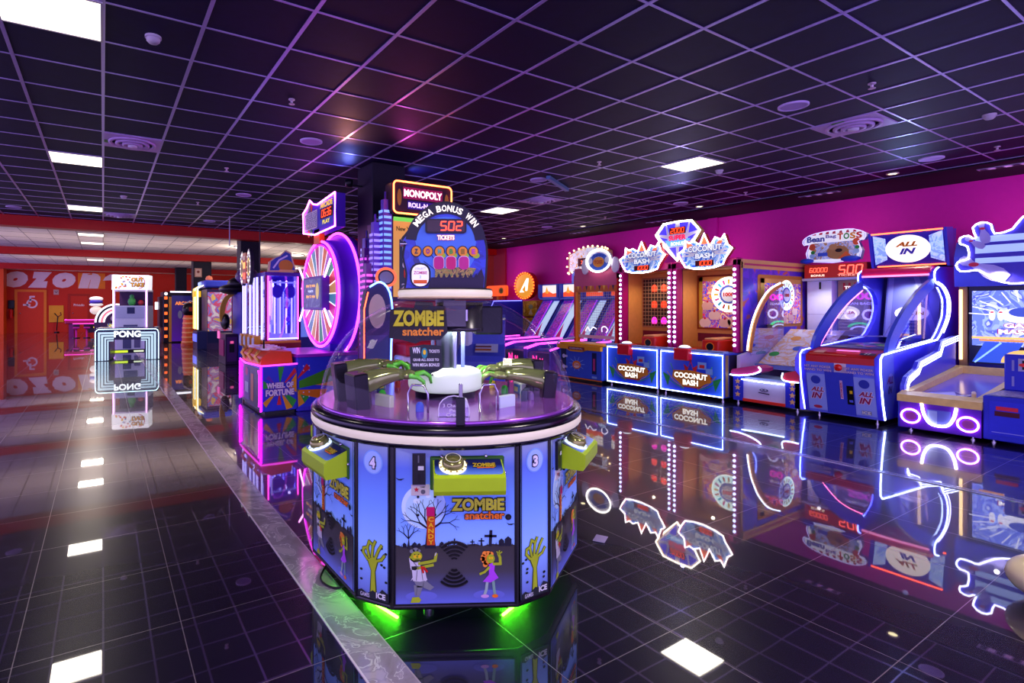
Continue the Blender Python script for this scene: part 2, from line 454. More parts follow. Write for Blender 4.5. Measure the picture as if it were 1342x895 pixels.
def vent(x, y, lab):
    t = thing('ceiling_vent', lab, 'vent', (x, y, H), 0, 'square swirl vents in the ceiling')
    m = M().box(-.29, .29, -.29, .29, -.014, 0, WV)
    for r, zz in ((.25, -.03), (.18, -.04), (.11, -.05)):
        m.lathe([(r, -.014), (r, zz), (r-.035, zz), (r-.035, -.014)], WV, 28)
    m.lathe([(.05, -.014), (.05, -.06), (.0, -.06)], C('#e8e0f0', .4), 16)
    m.build('diffuser', t)
    m = M(FR((0,0,-.014), 'u'))
    m.rect(-.29, -.1, -.23, .02, C('#50a030', .5), .003)
    m.build('sticker', t)
vent(.3, 7.34, 'swirl vent in the ceiling over the left aisle, nearest one')
vent(.3, 13.34, 'swirl vent beside the red beam over the left aisle')
vent(6.9, 2.6, 'swirl vent in the ceiling above the bean bag and poker games')
vent(6.9, 7.45, 'swirl vent between two light panels over the coconut games')
SPK = C('#c0a0e0', .5)
_sp = None
for i, (x, y, l) in enumerate(((2.1, 6.18, 'round ceiling speaker before the neon wheel column'), (2.1, 9.77, 'round ceiling speaker behind the neon wheel'), (2.08, 13.2, 'round ceiling speaker near the red beam beyond the wheel'),
        (5.73, 2.65, 'round ceiling speaker beside the swirl vent at upper right, nearest one'), (5.73, 6.24, 'round ceiling speaker over the middle of the room above the zombie game'), (9.33, 2.65, 'round ceiling speaker near the wall above the poker game'),
        (9.34, 6.27, 'round ceiling speaker near the wall above the coconut signs'), (9.32, 9.85, 'round ceiling speaker near the wall above the bulb lit sign'), (-1.5, 13.3, 'round ceiling speaker at the far left before the red beam'),
        (7.36, 12.5, 'small round ceiling speaker far off beside the zombie header'), (5.69, 13.3, 'round ceiling speaker far off left of the black column'))):
    if _sp is None:
        _sp = t = thing('ceiling_speaker', l, 'speaker', (x, y, H), 0, 'round ceiling speakers')
        M().lathe([(.13, 0), (.13, -.015), (.115, -.02), (.11, -.012)], C('#d8c0f0', .4), 28).build('rim', t)
        m = M().lathe([(.11, -.012), (.02, -.018), (0, -.018)], SPK, 24); m.build('grille', t)
    else: copy_thing(_sp, (x, y, H), l)
DL = E('#fff0b8', 5.)
_sp = None
for x, y, l in ((9.91, 3.25, 'small warm downlight above the poker game'), (9.95, 6.28, 'dim downlight near the wall over the coconut signs'), (9.98, 9.3, 'small warm downlight near the wall above the bulb lit sign'), (9.83, 12.15, 'farthest warm downlight near the magenta wall'), (10.5, 1.9, 'warm downlight at the right edge above the bowling game')):
    if _sp is None:
        _sp = t = thing('downlight', l, 'light', (x, y, H), 0, 'small warm downlights')
        M().lathe([(.075, 0), (.075, -.012), (.055, -.014), (.055, -.004)], C('#d0c8b8', .3), 20).build('ring', t)
        M().cyl(0, 0, .055, -.008, -.004, DL, 16).build('lamp', t)
    else: copy_thing(_sp, (x, y, H), l)
_sp = None
for x, y, l in ((10.49, 4.45, 'slotted air grille over the coconut and poker games'), (10.75, 7.76, 'slotted air grille above the coconut signs'), (10.6, 10.0, 'slotted air grille above the bulb lit sign'), (10.45, 12.84, 'farthest slotted air grille by the wall'), (10.56, 2.2, 'slotted air grille at the right edge over the bowling game')):
    if _sp is None:
        _sp = t = thing('air_grille', l, 'vent', (x, y, H-.029), 0, 'slotted air grilles by the wall')
        m = M().box(-.06, .06, -.3, .3, -.01, 0, C('#8a80a8', .4))
        for k in range(7): m.box(-.045, .045, -.27+.08*k, -.21+.08*k, -.016, -.01, C('#d8d0f0', .3) if k % 2 else C('#2a2440', .5))
        m.build('grille_plate', t)
    else: copy_thing(_sp, (x, y, H-.029), l)
_sp = None
for x, y, l in ((.31, 4.38, 'white smoke detector near the top left light panel'), (.31, 11.0, 'white smoke detector before the red beam over the left aisle'), (7.71, 1.74, 'white smoke detector on a ceiling bar at upper right'), (7.56, 4.47, 'white smoke detector beside the square light panel over the coconut games')):
    if _sp is None:
        _sp = t = thing('smoke_detector', l, 'smoke detector', (x, y, H), 0, 'white smoke detectors')
        M().lathe([(.055, 0), (.055, -.015)], C('#d8d0d8', .4), 20).build('base', t)
        M().lathe([(.045, -.015), (.045, -.035), (.03, -.05), (.0, -.052)], C('#c8c0c8', .4), 20).build('sensor', t)
    else: copy_thing(_sp, (x, y, H), l)
_sp = None
for i, (x, y) in enumerate(((1.52, 5.03), (5.75, 2.03), (5.73, 5.05), (1.52, 10.94), (1.49, 8.01), (9.41, 5.1), (5.69, 7.98), (9.34, 2.04), (5.41, 14.2), (9.37, 8.09))):
    l = ('sprinkler head nearest the top left vent', 'sprinkler head above the swirl vent at upper right', 'sprinkler head over the zombie game and coconut games', 'sprinkler head far over the left aisle', 'sprinkler head between two speakers over the left aisle',
         'sprinkler head above the jackpot diamond', 'sprinkler head beside the zombie header sign', 'sprinkler head above the bowling game', 'farthest sprinkler head by the beam', 'sprinkler head over the bulb lit sign')[i]
    if _sp is None:
        _sp = t = thing('sprinkler', l, 'sprinkler', (x, y, H), 0, 'sprinkler heads')
        M().lathe([(.03, 0), (.03, -.008), (.012, -.01), (.012, -.035)], C('#c8b8c8', .3, .6), 12).build('escutcheon', t)
        M().lathe([(.028, -.045), (.028, -.048), (.004, -.048), (.004, -.03)], C('#c8b8c8', .3, .6), 12).build('deflector', t)
    else: copy_thing(_sp, (x, y, H), l)
t = thing('ceiling_baffle', 'thin blue metal strip hanging at the ceiling beside the far light panel', 'ceiling bar', (6.1, 6.2, H))
M(MAT3((0,0,0), .5)).box(-.5, .5, -.03, .03, -.06, -.008, C('#6888b0', .35, .5)).build('blade', t)

# ================================================================== GAMES ALONG THE MAGENTA WALL
RZ = -PI/2      # a game's front (-y) faces the aisle (-X); its x runs towards the camera
COCO_ART = SWIRL('coconut_art', ['#2038c0', '#3858e8', '#2a48d8', '#5080f0', '#2038c0'], 3.)
SIGN_ART = SWIRL('sign_art', ['#2850d0', '#60a0f0', '#c8e8ff', '#3870e0', '#e0f4ff'], 5., emit=.3)
def sign_shape(w, h):
    P = [(-.5,-.02),(-.44,-.22),(-.36,-.42),(-.2,-.48),(0,-.5),(.2,-.47),(.34,-.4),(.38,-.24),(.5,.02),(.42,.12),(.36,.42),(.3,.28),(.2,.36),(.1,.12),(0,.5),(-.08,.2),(-.2,.3),(-.28,.26),(-.36,.36),(-.38,.1)]
    return [(x*w, y*h) for x, y in P]
def bulbs(m, x, z0, z1, n, y, r=.03, mat=None):
    for i in range(n): m.ball((x, y, z0+(z1-z0)*i/(n-1)), r*.8, mat or E('#b8c6ff', 7.), 8)
def coconut(loc, label, back):
    t = thing('coconut_game', label, 'arcade game', loc, RZ, 'coconut ball games')
    w = 1.08
    # counter box with neon edged art
    m = M().box(.0, w, 0, .5, .06, .72, C('#2440c0', .3), .01); feet(m, [(.06,.06),(w-.06,.06),(.06,.45),(w-.06,.45)], .06)
    m.at(FR((0,0,0),'r')).T = FR((w,0,0),'r'); m.rect(.02,.08,.1,.7, C('#a08048', .4), .003); m.rect(.12,.08,.48,.7, C('#30284a', .4), .003)
    m.build('counter', t)
    m = M(FR((0,0,0),'f')); m.rect(.035,.09,w-.035,.69, GRAD('coco_front', [(0,'#3a60e8'),(.25,'#1c34b8'),(.75,'#1c34b8'),(1,'#3a70f0')], 'X', .2, .25), .003)
    for sg in (-1, 1):
        for k in range(4): m.stroke(smooth([(w/2+sg*(.44-.03*k), .3+.07*k), (w/2+sg*(.3-.02*k), .2+.03*k), (w/2+sg*.12, .13+.02*k)], 3), .012, C(['#38a048','#c8a838','#2a80d0','#58c060'][k], .4), .005)
        m.poly([(w/2+sg*.4,.14),(w/2+sg*.5,.36),(w/2+sg*.36,.3)], C('#2a9848', .4), .004)
    m.stroke([(w/2-.3,.3),(w/2-.12,.17),(w/2+.14,.17),(w/2+.34,.34)], .03, C('#c02838', .4), .006)
    m.poly([(w/2-.09,.4),(w/2-.12,.52),(w/2-.04,.47),(w/2,.62),(w/2+.04,.47),(w/2+.12,.52),(w/2+.09,.4)], C('#e03030', .4), .006)
    m.poly([(w/2-.05,.42),(w/2,.56),(w/2+.05,.42)], C('#3048d0', .4), .008)
    m.rect(w/2+.12,.46,w/2+.26,.57, SKY, .006).rect(w/2+.25,.39,w/2+.36,.48, SKY, .006).rect(w/2+.15,.48,w/2+.23,.53, C('#d03030', .4), .008)
    m.poly([(w/2-.32,.3),(w/2-.3,.41),(w/2,.43),(w/2+.32,.39),(w/2+.34,.28),(w/2+.12,.17),(w/2-.14,.17)], C('#e89028', .4), .009)
    WB = E('#fff4e0', 1.3)
    m.txt('COCONUT', w/2, .34, .09, WB, .013, .56, .05, out=C('#703010', .5)).txt('BASH', w/2, .235, .09, WB, .013, .26, .05, out=C('#703010', .5))
    m.build('front_art', t)
    m = M(FR((0,-.012,0),'f')).neon([(.02,.075),(w-.02,.075),(w-.02,.7),(.02,.7)], .012, NW, .004); m.build('neon_outline', t, 'white neon tube around the front art')
    m = M().box(-.01, w+.01, -.03, .1, .72, .76, C('#8098d8', .25), .008).box(.02, w-.02, .1, .5, .7, .73, C('#4050b0', .4)); m.build('counter_rail', t)
    m = M().box(.3, .56, -.1, .14, .58, .77, C('#e01828', .35), .015); m.build('button_box', t)
    bx = t.children[-1]
    M().cyl(.43, .01, .1, .77, .785, C('#c8d0e8', .3), 20).ball((.43, .01, .785), .085, E('#f0f8ff', 1.6), 14, (1,1,.4)).build('push_button', bx)
    # cannon
    m = M().at(Matrix.Translation((.78, .12, .78)) @ Matrix.Rotation(.06, 4, 'Z'))
    m.box(-.13, .13, 0, .62, -.05, .13, C('#d02010', .3), .015).box(-.1, .1, .02, .6, .13, .16, C('#e8a060', .35), .01).at(m.T @ FR((0,0,0),'f')).ell(.0, .03, .055, .055, BLK, .004).ring(0, .03, .055, .07, ORG, .004)
    m.build('ball_cannon', t)
    # cabinet: frame, walls, bulbs
    MF = C('#b01068', .35)
    m = M().box(0, .07, .33, .5, .72, 2.16, MF, .01).box(w-.07, w, .33, .5, .72, 2.16, MF, .01).box(0, w, .33, .5, 2.06, 2.18, MF, .01)
    m.box(0, .04, .5, 2.5, .4, 2.12, C('#402890', .4)).box(w-.04, w, .5, 2.5, .4, 2.12, C('#4a2ca8', .4)).box(.04, w-.04, .5, 2.5, 2.08, 2.12, C('#c07830', .5)).box(.04, w-.04, 2.4, 2.5, .1, 2.12, PUR).box(.04, w-.04, .5, 2.4, .1, .7, BLK)
    m.build('cabinet', t)
    m = M(); bulbs(m, .035, .84, 2.0, 15, .32); m.build('bulb_strip', t); m = M(); bulbs(m, w-.035, .84, 2.0, 15, .32); m.build('bulb_strip', t)
    m = M().box(.07, .075, .5, .9, .7, 2.08, TAN).box(w-.075, w-.07, .5, .9, .7, 2.08, TAN).box(.07, w-.07, .9, .93, .7, 2.08, TAN).box(.07, w-.07, .45, .9, .7, .74, C('#a83818', .4)).box(.07,w-.07,.5,.9,2.04,2.08,TAN)
    m.build('interior_lining', t, 'orange speckled inner walls')
    m = M(FR((0, .9, 0), 'f')); x0, x1, z0, z1 = .1, w-.12, 1.06, 1.95
    m.stroke([(x0,z0),(x1,z0),(x1,z1),(x0,z1)], .03, C('#8a3010', .4), .012, True)
    if back == 'lamps':
        m.rect(x0, z0, x1, z1, C('#38201c', .6), .004)
        LR = E('#ff3818', 1.6); LP = E('#ff30c8', 1.8)
        for r in range(3):
            for c in range(3):
                xx = .34+.2*c; zz = 1.76-.3*r; mm = LP if r == 2 else LR
                m.ell(xx, zz, .06, .08, mm, .008); m.rect(xx-.05, zz-.1, xx+.05, zz-.05, C('#601008', .5), .01)
        for k in range(13): m.stroke([(x0+.065*k,z0),(x0+.065*k,z1)], .01, C('#b89070', .5), .03)
        for k in range(14): m.stroke([(x0,z0+.068*k),(x1,z0+.068*k)], .01, C('#b89070', .5), .032)
        m.build('target_net', t)
    else: clown_board(m, x0, z0, x1, z1); m.build('target_board', t)
    m = M(FR((0,.89,0),'f')).rect(.1,.84,w-.12,.98, C('#701028', .5), .01); m.txt('* * * * *', w/2, .9, .03, E('#ff8060', 1.5), .014); m.build('score_strip', t)
    return t
def clown_board(m, x0, z0, x1, z1):
    W = x1-x0; Hh = z1-z0; u = min(W, Hh)
    m.rect(x0, z0, x1, z1, SWIRL('carnival', ['#6020c0', '#f0a040', '#3050e0', '#d03060', '#e8c8a0'], 7., emit=.35), .004)
    m.rect(x0, z1-.1*Hh, x1, z1, C('#e8a850', .4), .006); m.rect(x0, z0, x0+.09*W, z1, C('#c8a030', .4), .006)
    cx, cz = x0+.62*W, z0+.64*Hh; r = .34*u
    m.ring(cx, cz, .55*r, r, E('#d8ffff', 1.2), .01); m.ring(cx, cz, r*.94, r, E('#f0fff8', 1.6), .012)
    for k in range(16):
        a = 2*PI*k/16; m.poly([(cx+r*.6*math.cos(a-.08), cz+r*.6*math.sin(a-.08)), (cx+r*.85*math.cos(a-.07), cz+r*.85*math.sin(a-.07)), (cx+r*.85*math.cos(a+.07), cz+r*.85*math.sin(a+.07)), (cx+r*.6*math.cos(a+.08), cz+r*.6*math.sin(a+.08))], C(['#f0c030','#e040a0','#40b0e0','#e04030'][k%4], .4), .013)
    m.ell(cx, cz, .5*r, .5*r, C('#3868d8', .4), .012); m.ell(cx, cz, .42*r, .42*r, C('#e8f0ff', .4), .014); m.txt('1000', cx, cz, .22*r, C('#d03020', .4), .018, .6*r, .04)
    for i, (a, b) in enumerate(((.2,.42),(.34,.24),(.55,.1),(.82,.26),(.72,.12),(.15,.1))):
        x, z = x0+a*W, z0+b*Hh; s = .12*u
        m.poly([(x-s,z),(x+s,z),(x+.7*s,z-.6*s),(x-.7*s,z-.6*s)], C('#f0e0d0', .4), .016); m.ell(x, z+.1*s, s, .75*s, C(['#f0c0b0','#f8d8c8'][i%2], .4), .018, 14); m.ell(x, z+.8*s, .2*s, .2*s, C('#e03040', .4), .02, 8)
c1 = coconut((7.9, 6.78, 0), 'coconut ball game with red lamps behind a net, farther one of the pair', 'lamps')
c2 = coconut((7.9, 5.67, 0), 'coconut ball game with a bright wheel board inside, nearer one of the pair', 'wheel')
# window in the near side of the second game
m = M(FR((1.085, 0, 0), 'r'))
m.rect(.42,2.02,2.55,2.16, C('#e8b060', .4), .012).rect(.5,2.07,2.55,2.1, C('#c83060', .4), .015)
m.rect(.4,.75,.46,2.12, C('#d8a050', .4), .012)
m.rect(.46,.75,2.5,2.02, SWIRL('side_art', ['#3a30c0', '#4a28b8', '#5a30d0', '#7838c8', '#c86048'], 2.2), .006)
m.rect(.9,.78,1.5,1.12, C('#d828a8', .5), .008); m.rect(.92,.98,1.35,1.14, C('#f0b070', .4), .01)
m.rect(.88,1.1,2.3,1.94, C('#c88030', .4), .01, .05)
m.build('side_panel', c2, 'purple side with orange framed window')
m = M(FR((1.1, 0, 0), 'r')); clown_board(m, .95, 1.15, 2.22, 1.88); m.build('side_window', c2)
def coco_sign(name, loc, lab, w, h):
    t = thing(name, lab, 'sign', loc, RZ, 'coconut game signs'); P = sign_shape(w, h)
    M(FR((0,0,0),'f')).prism(P, -.08, 0, C('#b02838', .4)).build('backing', t)
    m = M(FR((0,0,0),'f')); m.poly(offs(P, .95), SIGN_ART, .004)
    m.poly([(-.1*w,.2*h),(0,.46*h),(.1*w,.2*h)], E('#ff7040', 1.), .006); m.poly([(.22*w,.2*h),(.34*w,.36*h),(.3*w,.12*h)], E('#ff7040', 1.), .006); m.poly([(-.22*w,.2*h),(-.34*w,.32*h),(-.34*w,.12*h)], E('#ff7040', 1.), .006)
    for k in range(9):
        a = PI*k/8; m.stroke([(.2*w*math.cos(a), -.1*h+.12*h*math.sin(a)), (.42*w*math.cos(a), -.1*h+.3*h*math.sin(a))], .03, C('#ffffff', .4), .006)
    W2 = E('#f4f8ff', .8)
    m.txt('COCONUT', 0, .08*h, .17*h, W2, .012, .62*w, .04, out=C('#3a48b0', .4)).txt('BASH', 0, -.13*h, .15*h, W2, .012, .34*w, .04, out=C('#3a48b0', .4))
    m.rect(-.17*w, -.42*h, .17*w, -.26*h, C('#500808', .4), .01).seg7('1000', 0, -.34*h, .12*h, E('#ff4018', 3.), .014, .28*w)
    m.build('face', t)
    M(FR((0,-.012,0),'f')).neon(P, .016, E('#fff0f4', 3.), .004).build('neon_outline', t)
    return t
coco_sign('lit_sign', (8.14, 6.21, 2.3), 'neon edged coconut sign on the farther coconut game, left of the diamond', .94, .55)
coco_sign('lit_sign', (8.14, 5.05, 2.31), 'neon edged coconut sign on the nearer coconut game, right of the diamond', .9, .56)
t = thing('jackpot_diamond', 'diamond shaped lit super sign between the two coconut signs', 'sign', (8.26, 5.6, 2.53), RZ)
P = [(-.41,.14),(-.26,.32),(.0,.33),(.26,.32),(.41,.14),(.3,-.02),(0,-.33),(-.3,-.02)]
M(FR((0,0,0),'f')).prism(P, -.1, 0, C('#c8a060', .4)).build('backing', t)
m = M(FR((0,0,0),'f')).poly(offs(P,.93), C('#e8e8f8', .4), .003)
for q in ([(-.36,.15),(-.23,.3),(-.2,.12)], [(-.2,.3),(-.04,.31),(-.05,.16),(-.16,.16)], [(.2,.3),(.04,.31),(.05,.16),(.16,.16)], [(.36,.15),(.23,.3),(.2,.12)], [(-.34,.1),(-.18,.05),(-.22,-.02)], [(.34,.1),(.18,.05),(.22,-.02)], [(-.16,-.1),(-.03,-.1),(-.02,-.28)], [(.16,-.1),(.03,-.1),(.02,-.28)]):
    m.poly(q, E('#4030e0', 1.2), .006)
m.poly([(-.24,.03),(.24,.03),(.16,-.08),(-.16,-.08)], E('#60b0f8', .9), .008)
m.rect(-.15,.125,.15,.235, C('#400808', .4), .009).seg7('2000', 0, .18, .08, E('#ff4010', 3.), .012, .26).txt('SUPER', 0, .06, .09, E('#d81848', 1.4), .014, .32, .04).txt('BONUS', 0, -.04, .06, E('#f0f4ff', 1.4), .014, .24, .03)
m.build('face', t); M(FR((0,-.012,0),'f')).neon(P, .018, E('#fff4e0', 3.), .004).build('neon_outline', t)

# ------------------------------------------------------------------ blue chute game with caged front (left of coconut)
t = thing('ring_cage_game', 'blue carnival game with caged front and bulb lit oval crest, left of the coconut games', 'arcade game', (7.86, 7.96, 0), RZ)
w = 1.1
m = M().box(.0, w, 0, .5, .05, .68, C('#3858d8', .35), .015).box(.02,w-.02,.02,.48,0,.05,BLK); m.at(FR((0,0,0),'f'))
m.rect(.06,.14,.2,.6, NAVY, .004).rect(.86,.16,.97,.56, NAVY, .004).rect(.89,.22,.94,.45, C('#c03880', .4), .006)
for z in (.24,.45): m.ell(.14,z,.04,.04, C('#c8c0e0', .3,.6), .008); m.rect(.14,z-.02,.24,z+.02, C('#c8c0e0', .3), .009)
for k in range(10):
    a = 2*PI*k/10; m.stroke([(.48+.08*math.cos(a), .32+.06*math.sin(a)),(.48+.2*math.cos(a), .32+.14*math.sin(a))], .01, C('#90b8f0', .4), .004)
m.ell(.48,.3,.11,.08, C('#e88020', .4), .008).ell(.48,.29,.08,.05, C('#f0e0d0', .4), .01).txt('DOWN', .48,.3,.05, RED, .013, .15, .03); m.rect(.86,.08,.98,.12, C('#90b0f0', .4), .005)
m.build('cabinet_front', t)
m = M(FR((0,0,0),'f')); m.stroke([(.0,.045),(w,.045)], .02, ORG, .012); m.prism([(0,.68),(w,.68),(w,.6),(.75,.6),(.65,.56),(.35,.56),(.25,.6),(0,.6)], -.02, .05, C('#f0a020', .35)); m.rect(.3,.59,.72,.65, C('#801828', .4), .053).txt('CARNIVAL', .51,.62,.03, C('#d8c8e8', .4), .056, .34, .02)
m.build('ticket_shelf', t, 'orange lipped shelf with dark slot')
M().box(-.02, w, .02, .5, .68, .72, C('#f0a828', .35), .01).tube(smooth([(-.03,.0,.62),(-.04,.02,.72),(-.02,.3,.78),(.05,.55,.8)],3), .018, C('#b8c0f0', .3)).build('top_rail', t)
m = M().box(.0,.045,.42,.5,.7,2.06, C('#d02030', .35)).box(.045,.1,.42,.5,.7,2.06, C('#f09020', .35)).box(w-.06,w,.42,.5,.7,2.06, RED).box(0,w,.42,.5,1.97,2.06, C('#a01830', .35)).build('corner_post', t)
m = M(FR((0,.44,0),'f'))
for k in range(19): m.stroke([(.12+.05*k,.86),(.12+.05*k,1.72)], .006, C('#c8b8a8', .4), .002)
for k in range(18): m.stroke([(.12,.86+.05*k),(1.02,.86+.05*k)], .006, C('#c8b8a8', .4), .004)
m.rect(.12,.8,1.02,.86, C('#d8a8c8', .4), .006)
m.stroke(smooth([(.3,.94),(.36,1.02),(.42,.95),(.5,1.02),(.58,.99)],3), .02, E('#f0e8ff', 1.5), .01); m.stroke(smooth([(.72,.94),(.72,1.02),(.8,1.04),(.86,.98),(.82,.93)],3), .02, E('#f0e8ff', 1.5), .01)
m.build('cage_mesh', t)
m = M(FR((0,.42,0),'f')).prism([(.02,1.72),(1.08,1.72),(1.08,1.84),(.02,1.84)], 0, .01, C('#c86028', .4))
for k in range(9): m.poly([(.1+.11*k,1.84),(.16+.11*k,1.84),(.13+.11*k,1.74)], C(['#e8b040','#c03080','#302048'][k%3], .4), .014)
m.rect(.02,1.84,1.08,2.2, C('#c04c78', .45), .005); m.build('valance', t)
s = thing('oval_crest', 'bulb edged oval crest sign over the caged blue game', 'sign', (8.2, 7.24, 2.32), RZ)
P = ellp(0,0,.3,.22,26); M(FR((0,0,0),'f')).prism(P, -.06, 0, C('#b8b0d0', .4)).prism(ellp(-.37,-.1,.08,.15,16), -.05, -.01, C('#c0b8d8', .4)).prism(ellp(.37,-.1,.08,.15,16), -.05, -.01, C('#c0b8d8', .4)).build('backing', s)
m = M(FR((0,0,0),'f')).poly(offs(P,.92), C('#e8eef8', .4), .003).ring(0,-.02,.1,.17, C('#3868d8', .4), .006, sx=1.4).ell(0,-.03,.14,.1, C('#f0a030', .4), .007).txt('RING', 0,.1,.06, C('#2848c0', .4), .01, .26, .03).txt('TOSS', 0,-.03,.07, RED, .012, .2, .03)
for sg in (-1,1): m.ell(sg*.2,0,.05,.06, C('#d8e8ff', .4), .008)
m.ring(.0,.07,.05,.09, C('#d04030', .4), .005, a0=0, a1=PI)
m.build('face', s)
M(FR((0,-.012,0),'f')).neon(P, .018, E('#fff4e8', 3.), .004).build('neon_outline', s)

# ------------------------------------------------------------------ ball alleys
ALLEY_ART = SWIRL('alley_art', ['#5818b0', '#a020c8', '#7030d8', '#e040a0', '#4020a0'], 9., emit=.3)
def alley(loc, label):
    t = thing('ball_alley', label, 'arcade game', loc, RZ, 'ball rolling alleys')
    w = .77
    m = M().at(Matrix.Identity(4)); side = [(0,.05),(0,.5),(.35,.58),(1.8,.62),(2.0,.6),(2.75,1.62),(3.2,1.62),(3.2,.05)]
    for x in (0, w-.05):
        m.at(FR((x,0,0),'r')).prism(side, 0, .05, C('#3a3cd0', .3))
    m.at(Matrix.Identity(4)).box(.05,w-.05,.03,2.,.05,.45,C('#202a70', .4)).box(.05,w-.05,.3,2.,.45,.5,C('#6878e0', .3)).box(.05,w-.05,2.7,3.2,.05,1.6,NAVY)
    m.build('lane_body', t)
    m = M(FR((0,0,0),'f')).rect(.06,.08,w-.06,.44, C('#182050', .4), .002)
    m.txt('N', w/2-.1,.3,.16, E('#ff3090', 2.), .006, .14, .04).txt('N', w/2+.1,.26,.16, E('#ff3090', 2.), .006, .1, .04); m.ring(w/2,.16,.05,.08, E('#f02060', 1.5), .006)
    m.build('front_panel', t)
    m = M()
    for x in (.03, w-.03): m.tube([(x,0,.52),(x,.35,.6),(x,1.85,.64)], .017, NM, 5)
    m.build('rail_light', t, 'magenta light strip along the lane')
    a = math.atan2(.75, 1.02)
    m = M(FR((0,1.98,.6),'f', lean=a)).rect(.05,0,w-.05,1.25, C('#7890f0', .25), .01).rect(.09,.05,.38,1.2, ALLEY_ART, .014)
    for k in range(5): m.ring(.235,.18+.22*k,.05,.075, C('#d060f0', .3), .018)
    m.poly([(.42,.05),(.7,.05),(.7,1.2),(.5,1.2)], E('#c0d8ff', .7), .014); m.poly([(.44,.05),(.6,.05),(.5,.5)], PNK, .017)
    m.stroke([(.4,.02),(.4,1.22)], .02, E('#c030f0', 1.4), .02)
    m.build('target_field', t)
    m = M().box(0,w,2.6,3.1,1.62,1.66,LBLUE).box(0,.06,2.55,3.1,1.66,2.04,C('#3a50d0', .3)).box(w-.06,w,2.55,3.1,1.66,2.04,C('#3a50d0', .3)).box(0,w,2.65,3.1,1.66,2.04,C('#4868e0', .3))
    m.build('header_box', t)
    m = M(FR((0,2.64,0),'f')).rect(.09,1.69,w-.09,2.01, E('#fff4e8', .9), .004).poly([(.09,1.69),(w-.09,1.69),(w-.09,1.8),(.5,1.78),(.3,1.86),(.09,1.8)], E('#f05018', .9), .007)
    m.poly([(.2,1.8),(.26,1.98),(.32,1.84),(.4,1.86),(.3,1.78)], E('#f0a020', .9), .009)
    m.build('header_art', t, 'backlit white and orange picture'); return t
a0 = alley((7.9, 11.4, 0), 'ball rolling alley farthest along the magenta wall, next to the yellow prize tower')
for i, l in enumerate(('second ball rolling alley, right of the farthest one', 'third ball rolling alley, its header partly behind the orange corner post', 'ball rolling alley seen through the cage mesh, next to the caged game')):
    copy_thing(a0, (7.9, 11.4-.8*(i+1), 0), l)
# bulb lit marquee machine behind the alleys
t = thing('marquee_game', 'tall game behind the alleys with a curved bulb edged marquee', 'arcade game', (11.15, 10.9, 0), RZ)
m = M().box(.3,1.5,-.02,.25,0,1.9,C('#202878', .4)).box(.12,.24,-.02,.1,1.9,2.4,LBLUE).box(.3,1.4,-.02,.2,1.9,2.45,C('#b08828', .4)).box(.5,.8,-.04,-.02,1.95,2.15,C('#3a1860', .4)); m.build('cabinet', t)
P = [(0,2.36),(0,2.86),(.4,3.0),(.8,3.04),(1.2,2.98),(1.4,2.88),(1.4,2.46),(.8,2.46),(.3,2.42)]
m = M(FR((0,-.02,0),'f')).prism(P, -.15, 0, C('#c8a878', .4)).poly(offs(P,.94), SWIRL('marquee_art', ['#e0f0f8','#f0f8ff','#f0b060','#a8d0f0','#e8e8f0'], 5., emit=.5), .004).rect(.35,2.52,1.2,2.74, C('#6a1020', .5), .008).txt('2000', .6,2.63,.1, E('#ff6030', 2.), .012).build('marquee', t)
m = M()
for (x, z) in smooth(P, 5, True)[::2]: m.ball((x, -.04, z), .028, E('#ffd8a0', 4.), 7)
m.build('bulb_edge', t)
# yellow prize tower with round sign
t = thing('prize_tower', 'stack of yellow prize boxes under a round orange numeral four sign', 'arcade game', (11.05, 13.15, 0), RZ)
m = M().box(0,1.05,0,.35,0,.5,C('#402070', .4)); m.build('base', t)
YB = SWIRL('yellow_box', ['#d8a020', '#e8b830', '#c89018', '#f0c848'], 4.)
for r in range(2):
    for c in range(2):
        m = M().box(.02+.52*c,.5+.52*c,0,.3,.6+.52*r,1.08+.52*r,YB, .02); m.at(FR((0,0,0),'f')).ell(.26+.52*c,.9+.52*r,.1,.07, C('#a8b0a0', .4), .004).poly([(.16+.52*c,.66+.52*r),(.26+.52*c,.84+.52*r),(.36+.52*c,.66+.52*r)], C(['#70a8c0','#f0e0c0'][r], .4), .006)
        m.build('prize_box', t)
m = M(FR((.55,-.05,0),'f')).prism(ellp(0,2.06,.46,.42,28), -.15, 0, C('#c01c10', .4)).ell(0,2.06,.4,.36, E('#e89818', .8), .004).poly([(-.22,1.86),(.1,2.28),(.2,2.28),(.14,1.9),(.05,1.9),(.05,2.08),(-.1,1.94),(.0,1.86)], E('#fffaf0', 1.4), .01)
m.build('round_sign', t)
m = M()
for x, z in ellp(0,2.06,.43,.39,26): m.ball((.55+x, -.07, z), .03, E('#ff7828', 2.2), 7)
m.build('bulb_edge', t)
t = thing('ticket_counter_sign', 'small orange lit sign far off beside the zombie header', 'sign', (10.9, 14.2, 0), RZ)
m = M().box(.0,.75,0,.3,0,.9,PUR).box(.3,.4,.05,.2,.9,1.8,C('#d89028', .4)); m.build('stand', t)
M(FR((0,-.02,0),'f')).prism(rrect(-.15,1.76,.85,2.1,.06), -.1, 0, E('#ff5818', .9)).ell(.62,1.93,.12,.1, C('#c89830', .4), .004).star(.62,1.93,.08, C('#705020', .4), .007).build('sign_face', t)
t = thing('blue_shooting_game', 'dark blue boxy game beyond the alleys seen through the dome', 'arcade game', (8.9, 13.6, 0), RZ)
m = M(FR((0,0,0),'r')).prism([(0,0),(0,.75),(.3,1.2),(.5,1.6),(1.6,1.62),(1.6,0)], 0, 1.5, C('#3038b8', .35)); m.build('cabinet', t)
